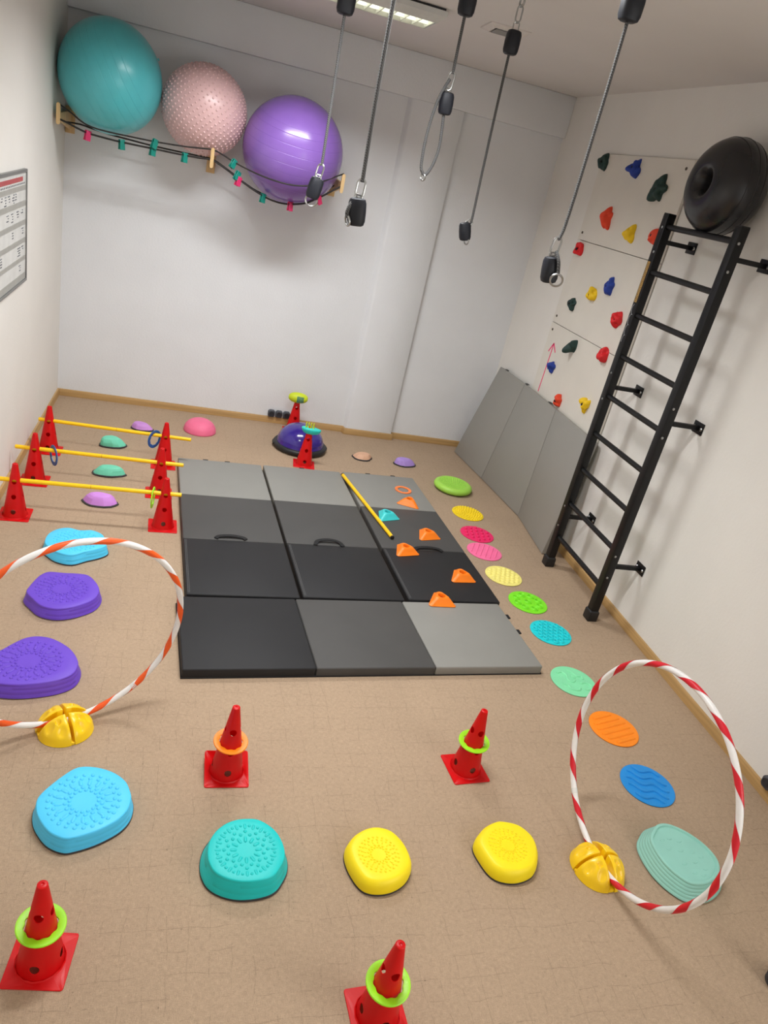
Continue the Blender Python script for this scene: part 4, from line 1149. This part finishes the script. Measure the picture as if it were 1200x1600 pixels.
step_stone('CY', 0.060, (80, 206, 250), 'sky', 'sky blue stepping stone crossed by the orange hoop', True, 0.012, relief_rings(SUN(.95), .003), .003)
step_stone('P2', 0.060, (106, 68, 200), 'violet', 'violet stepping stone inside the orange and white hoop', False, 0.013, relief_rings(SUN(1.0), .003), .003)
step_stone('P1', 0.065, (106, 68, 200), 'violet', 'violet stepping stone nearest the yellow hoop base, cut by the left edge', False, 0.013, relief_rings(SUN(1.08), .003), .003)
step_stone('LB', 0.062, (78, 206, 255), 'light_blue', 'light blue stepping stone behind the bottom left cone', True, 0.010, relief_rings(SUN(1.0), .003), .003)
step_stone('TEAL', 0.070, (0, 200, 198), 'teal', 'teal stepping stone between the light blue and yellow ones', True, 0.018, relief_rings(DAISY(1.0), .006), .006)
step_stone('Y1', 0.0555, (252, 228, 8), 'yellow', 'rounded yellow stepping stone next to the teal one', True, 0.0, relief_rings([(q, n_, k, z * .62, p) for q, n_, k, z, p in SUN(.62)], .003), .003, True)
step_stone('Y2', 0.0555, (252, 226, 6), 'yellow', 'rounded yellow stepping stone on the right, nearer the hoop base', True, 0.0, relief_rings([(q, n_, k, z * .62, p) for q, n_, k, z, p in SUN(.62)], .003), .003, True)
step_stone('M', 0.070, (148, 208, 194), 'sage', 'pale mint stepping stone with ribbed sides inside the red and white hoop', False, 0.030, relief_arcs, .02, False, 5)

# ================================================================== dome trainer
t = thing('dome_trainer', 'purple half-ball dome trainer on a black base by the back wall', 'balance trainer', (1.862, -0.527, 0))
b = MB(); b.lathe([(0.17, 0.004), (0.198, 0.006), (0.211, 0.018), (0.213, 0.034), (0.206, 0.046), (0.190, 0.050), (0.172, 0.048)], 64); b.build('base', mat('trainer_black', (30, 31, 33), 0.5), t, angle=50)
pr = [(0.186, 0.046)]
for k in range(1, 18): a = pi / 2 * k / 18; pr.append((0.183 * cos(a) ** 0.92, 0.046 + 0.158 * sin(a)))
pr.append((0.006, 0.2045)); b = MB(); b.lathe(pr, 64); b.build('dome', mat('trainer_purple', (54, 34, 136), 0.12, vary=0.03, coat=0.5), t, angle=60)
for z, rr in ((0.080, 0.1790), (0.120, 0.1588)):
    b = MB(); b.tube([(rr * cos(2 * pi * k / 64), rr * sin(2 * pi * k / 64), z) for k in range(64)], 0.0018, 6, True); b.build('moulded_ridge', MATS['trainer_purple'], t)
for s in (-1, 1):
    b = MB(); b.box((s * 0.205, 0, 0.030), (0.022, 0.06, 0.022)); b.build('side_grip', MATS['trainer_black'], t, bevel=0.004)

# ================================================================== hoops and their domed bases
DOME = mat('dome_yellow', (255, 210, 14), 0.32, vary=0.03, coat=0.2)


def hoop_base(x, y, rotz, label):
    t = thing('hoop_stand', label, 'stand', (x, y, 0), rotz, 'yellow domed hoop stands')
    R_, h, gx, gy = 0.099, 0.086, 0.0060, 0.0122
    b = MB(); b.lathe([(R_ - 0.004, 0.0005), (R_ - 0.002, 0.002), (R_ - 0.0025, 0.010), (R_ - 0.008, 0.0115), (0.03, 0.0115), (0.004, 0.0115)], 56); b.build('foot_plate', DOME, t, angle=50)
    for sx, sy in ((1, 1), (-1, 1), (-1, -1), (1, -1)):
        b = MB(); N, M = 22, 22; g0 = []; dm = [(0.064, 0.036, .0145), (0.032, 0.068, .0145), (0.036, 0.036, .010)]
        for i in range(N + 1):
            s = i / N
            for j in range(M + 1):
                ph = pi / 2 * j / M; x_, y_ = gx + s * (sqrt(R_ ** 2 - gy * gy) - gx) * cos(ph), gy + s * (sqrt(R_ ** 2 - gx * gx) - gy) * sin(ph)
                q = min(1.0, (x_ * x_ + y_ * y_) / R_ ** 2); z = h * (1 - q) ** 0.5
                ed = min(x_ - gx, y_ - gy); z -= 0.0035 * math.exp(-ed / 0.003) if z > 0.02 else 0
                for dx, dy, dr in dm:
                    d2 = ((x_ - dx) ** 2 + (y_ - dy) ** 2) / dr ** 2
                    if d2 < 1: z -= 0.011 * (1 - d2) ** 0.5
                g0.append((sx * x_, sy * y_, max(z, 0.0015)))
        F = [(i * (M + 1) + j, i * (M + 1) + j + 1, (i + 1) * (M + 1) + j + 1, (i + 1) * (M + 1) + j) for i in range(N) for j in range(M)]
        b.add(g0, F)
        # the two slot walls
        for row in ([i * (M + 1) for i in range(N + 1)], [i * (M + 1) + M for i in range(N + 1)]):
            top = [g0[k] for k in row]; bot = [(p[0], p[1], 0.0115) for p in top]; k0 = len(b.v); b.v += top + bot; n_ = len(top)
            b.f += [(k0 + i, k0 + i + 1, k0 + n_ + i + 1, k0 + n_ + i) for i in range(n_ - 1)]
        b.build('dome_quarter', DOME, t, merge=0.00005, angle=50)
    return t


def hoop(c, th, ph, r, rt, turns, m2, label):
    rot = Matrix(((cos(th), -sin(ph) * sin(th) * 1.0, 0), (sin(th), sin(ph) * cos(th), 0), (0, cos(ph), 0)))
    u = Vector((cos(th), sin(th), 0)); v = Vector((-sin(th) * sin(ph), cos(th) * sin(ph), cos(ph))); n = u.cross(v)
    t = thing('hoop', label, 'hoop', tuple(Vector(c) - v * r)); O = -v * r
    b = MB(); N, M = 160, 20; R = []
    P = lambda a, s, q: -O + (u * cos(a) + v * sin(a)) * (r + q * cos(s)) + n * (q * sin(s))
    for i in range(N): R.append([P(2 * pi * i / N, 2 * pi * j / M, rt) for j in range(M)])
    R.append(R[0]); b.loft(R, False, False); b.build('tube', mat('hoop_white', (238, 236, 234), 0.35), t, merge=0.00002, angle=80)
    b = MB(); R = []; N = 400; K = 12
    for i in range(N + 1):
        a = 2 * pi * i / N; s0 = turns * a; R.append([P(a, s0 + rad(145) * j / (K - 1), rt + 0.0008) for j in range(K)])
    b.loft(R, False, False, closed=False); o = b.build('tape', m2, t, merge=0.00002, angle=80); o['label'] = 'spiral tape stripe'
    a = rad(-52); b = MB(); b.tube([P(a + d, 0, 0) for d in (-.025, -.012, 0, .012, .025)], rt + 0.0009, 14); b.build('joint_sleeve', mat('hoop_sleeve', (225, 225, 222), 0.25), t)
    return t


HR1 = mat('hoop_red', (214, 22, 42), 0.4); HO1 = mat('hoop_orange', (240, 92, 26), 0.4)
hoop((2.585, -4.356, 0.424), rad(93.36), rad(-5.675), 0.3958, 0.0112, 15, HR1, 'red and white striped hoop standing in the right yellow base')
hoop((0.651, -3.693, 0.423), rad(26.2), rad(-3.638), 0.3950, 0.0112, 14, HO1, 'orange and white striped hoop standing in the left yellow base')
hoop_base(2.546, -4.375, rad(93.4), 'yellow domed hoop base on the right, holding the red and white hoop')
hoop_base(0.634, -3.688, rad(26.2), 'yellow domed hoop base on the left, holding the orange and white hoop')

# ================================================================== black foot at the right edge
t = thing('furniture_foot', 'black rounded furniture foot cut off at the right edge of the photo', 'foot', (2.985, -4.83, 0))
b = MB(); b.lathe([(0.036, 0.0), (0.042, 0.004), (0.043, 0.045), (0.038, 0.058), (0.030, 0.062)], 28); b.build('rubber_pad', RUBBER, t)
b = MB(); b.lathe([(0.022, 0.060), (0.022, 0.17), (0.018, 0.175)], 20); b.build('stem', BLACKP, t)
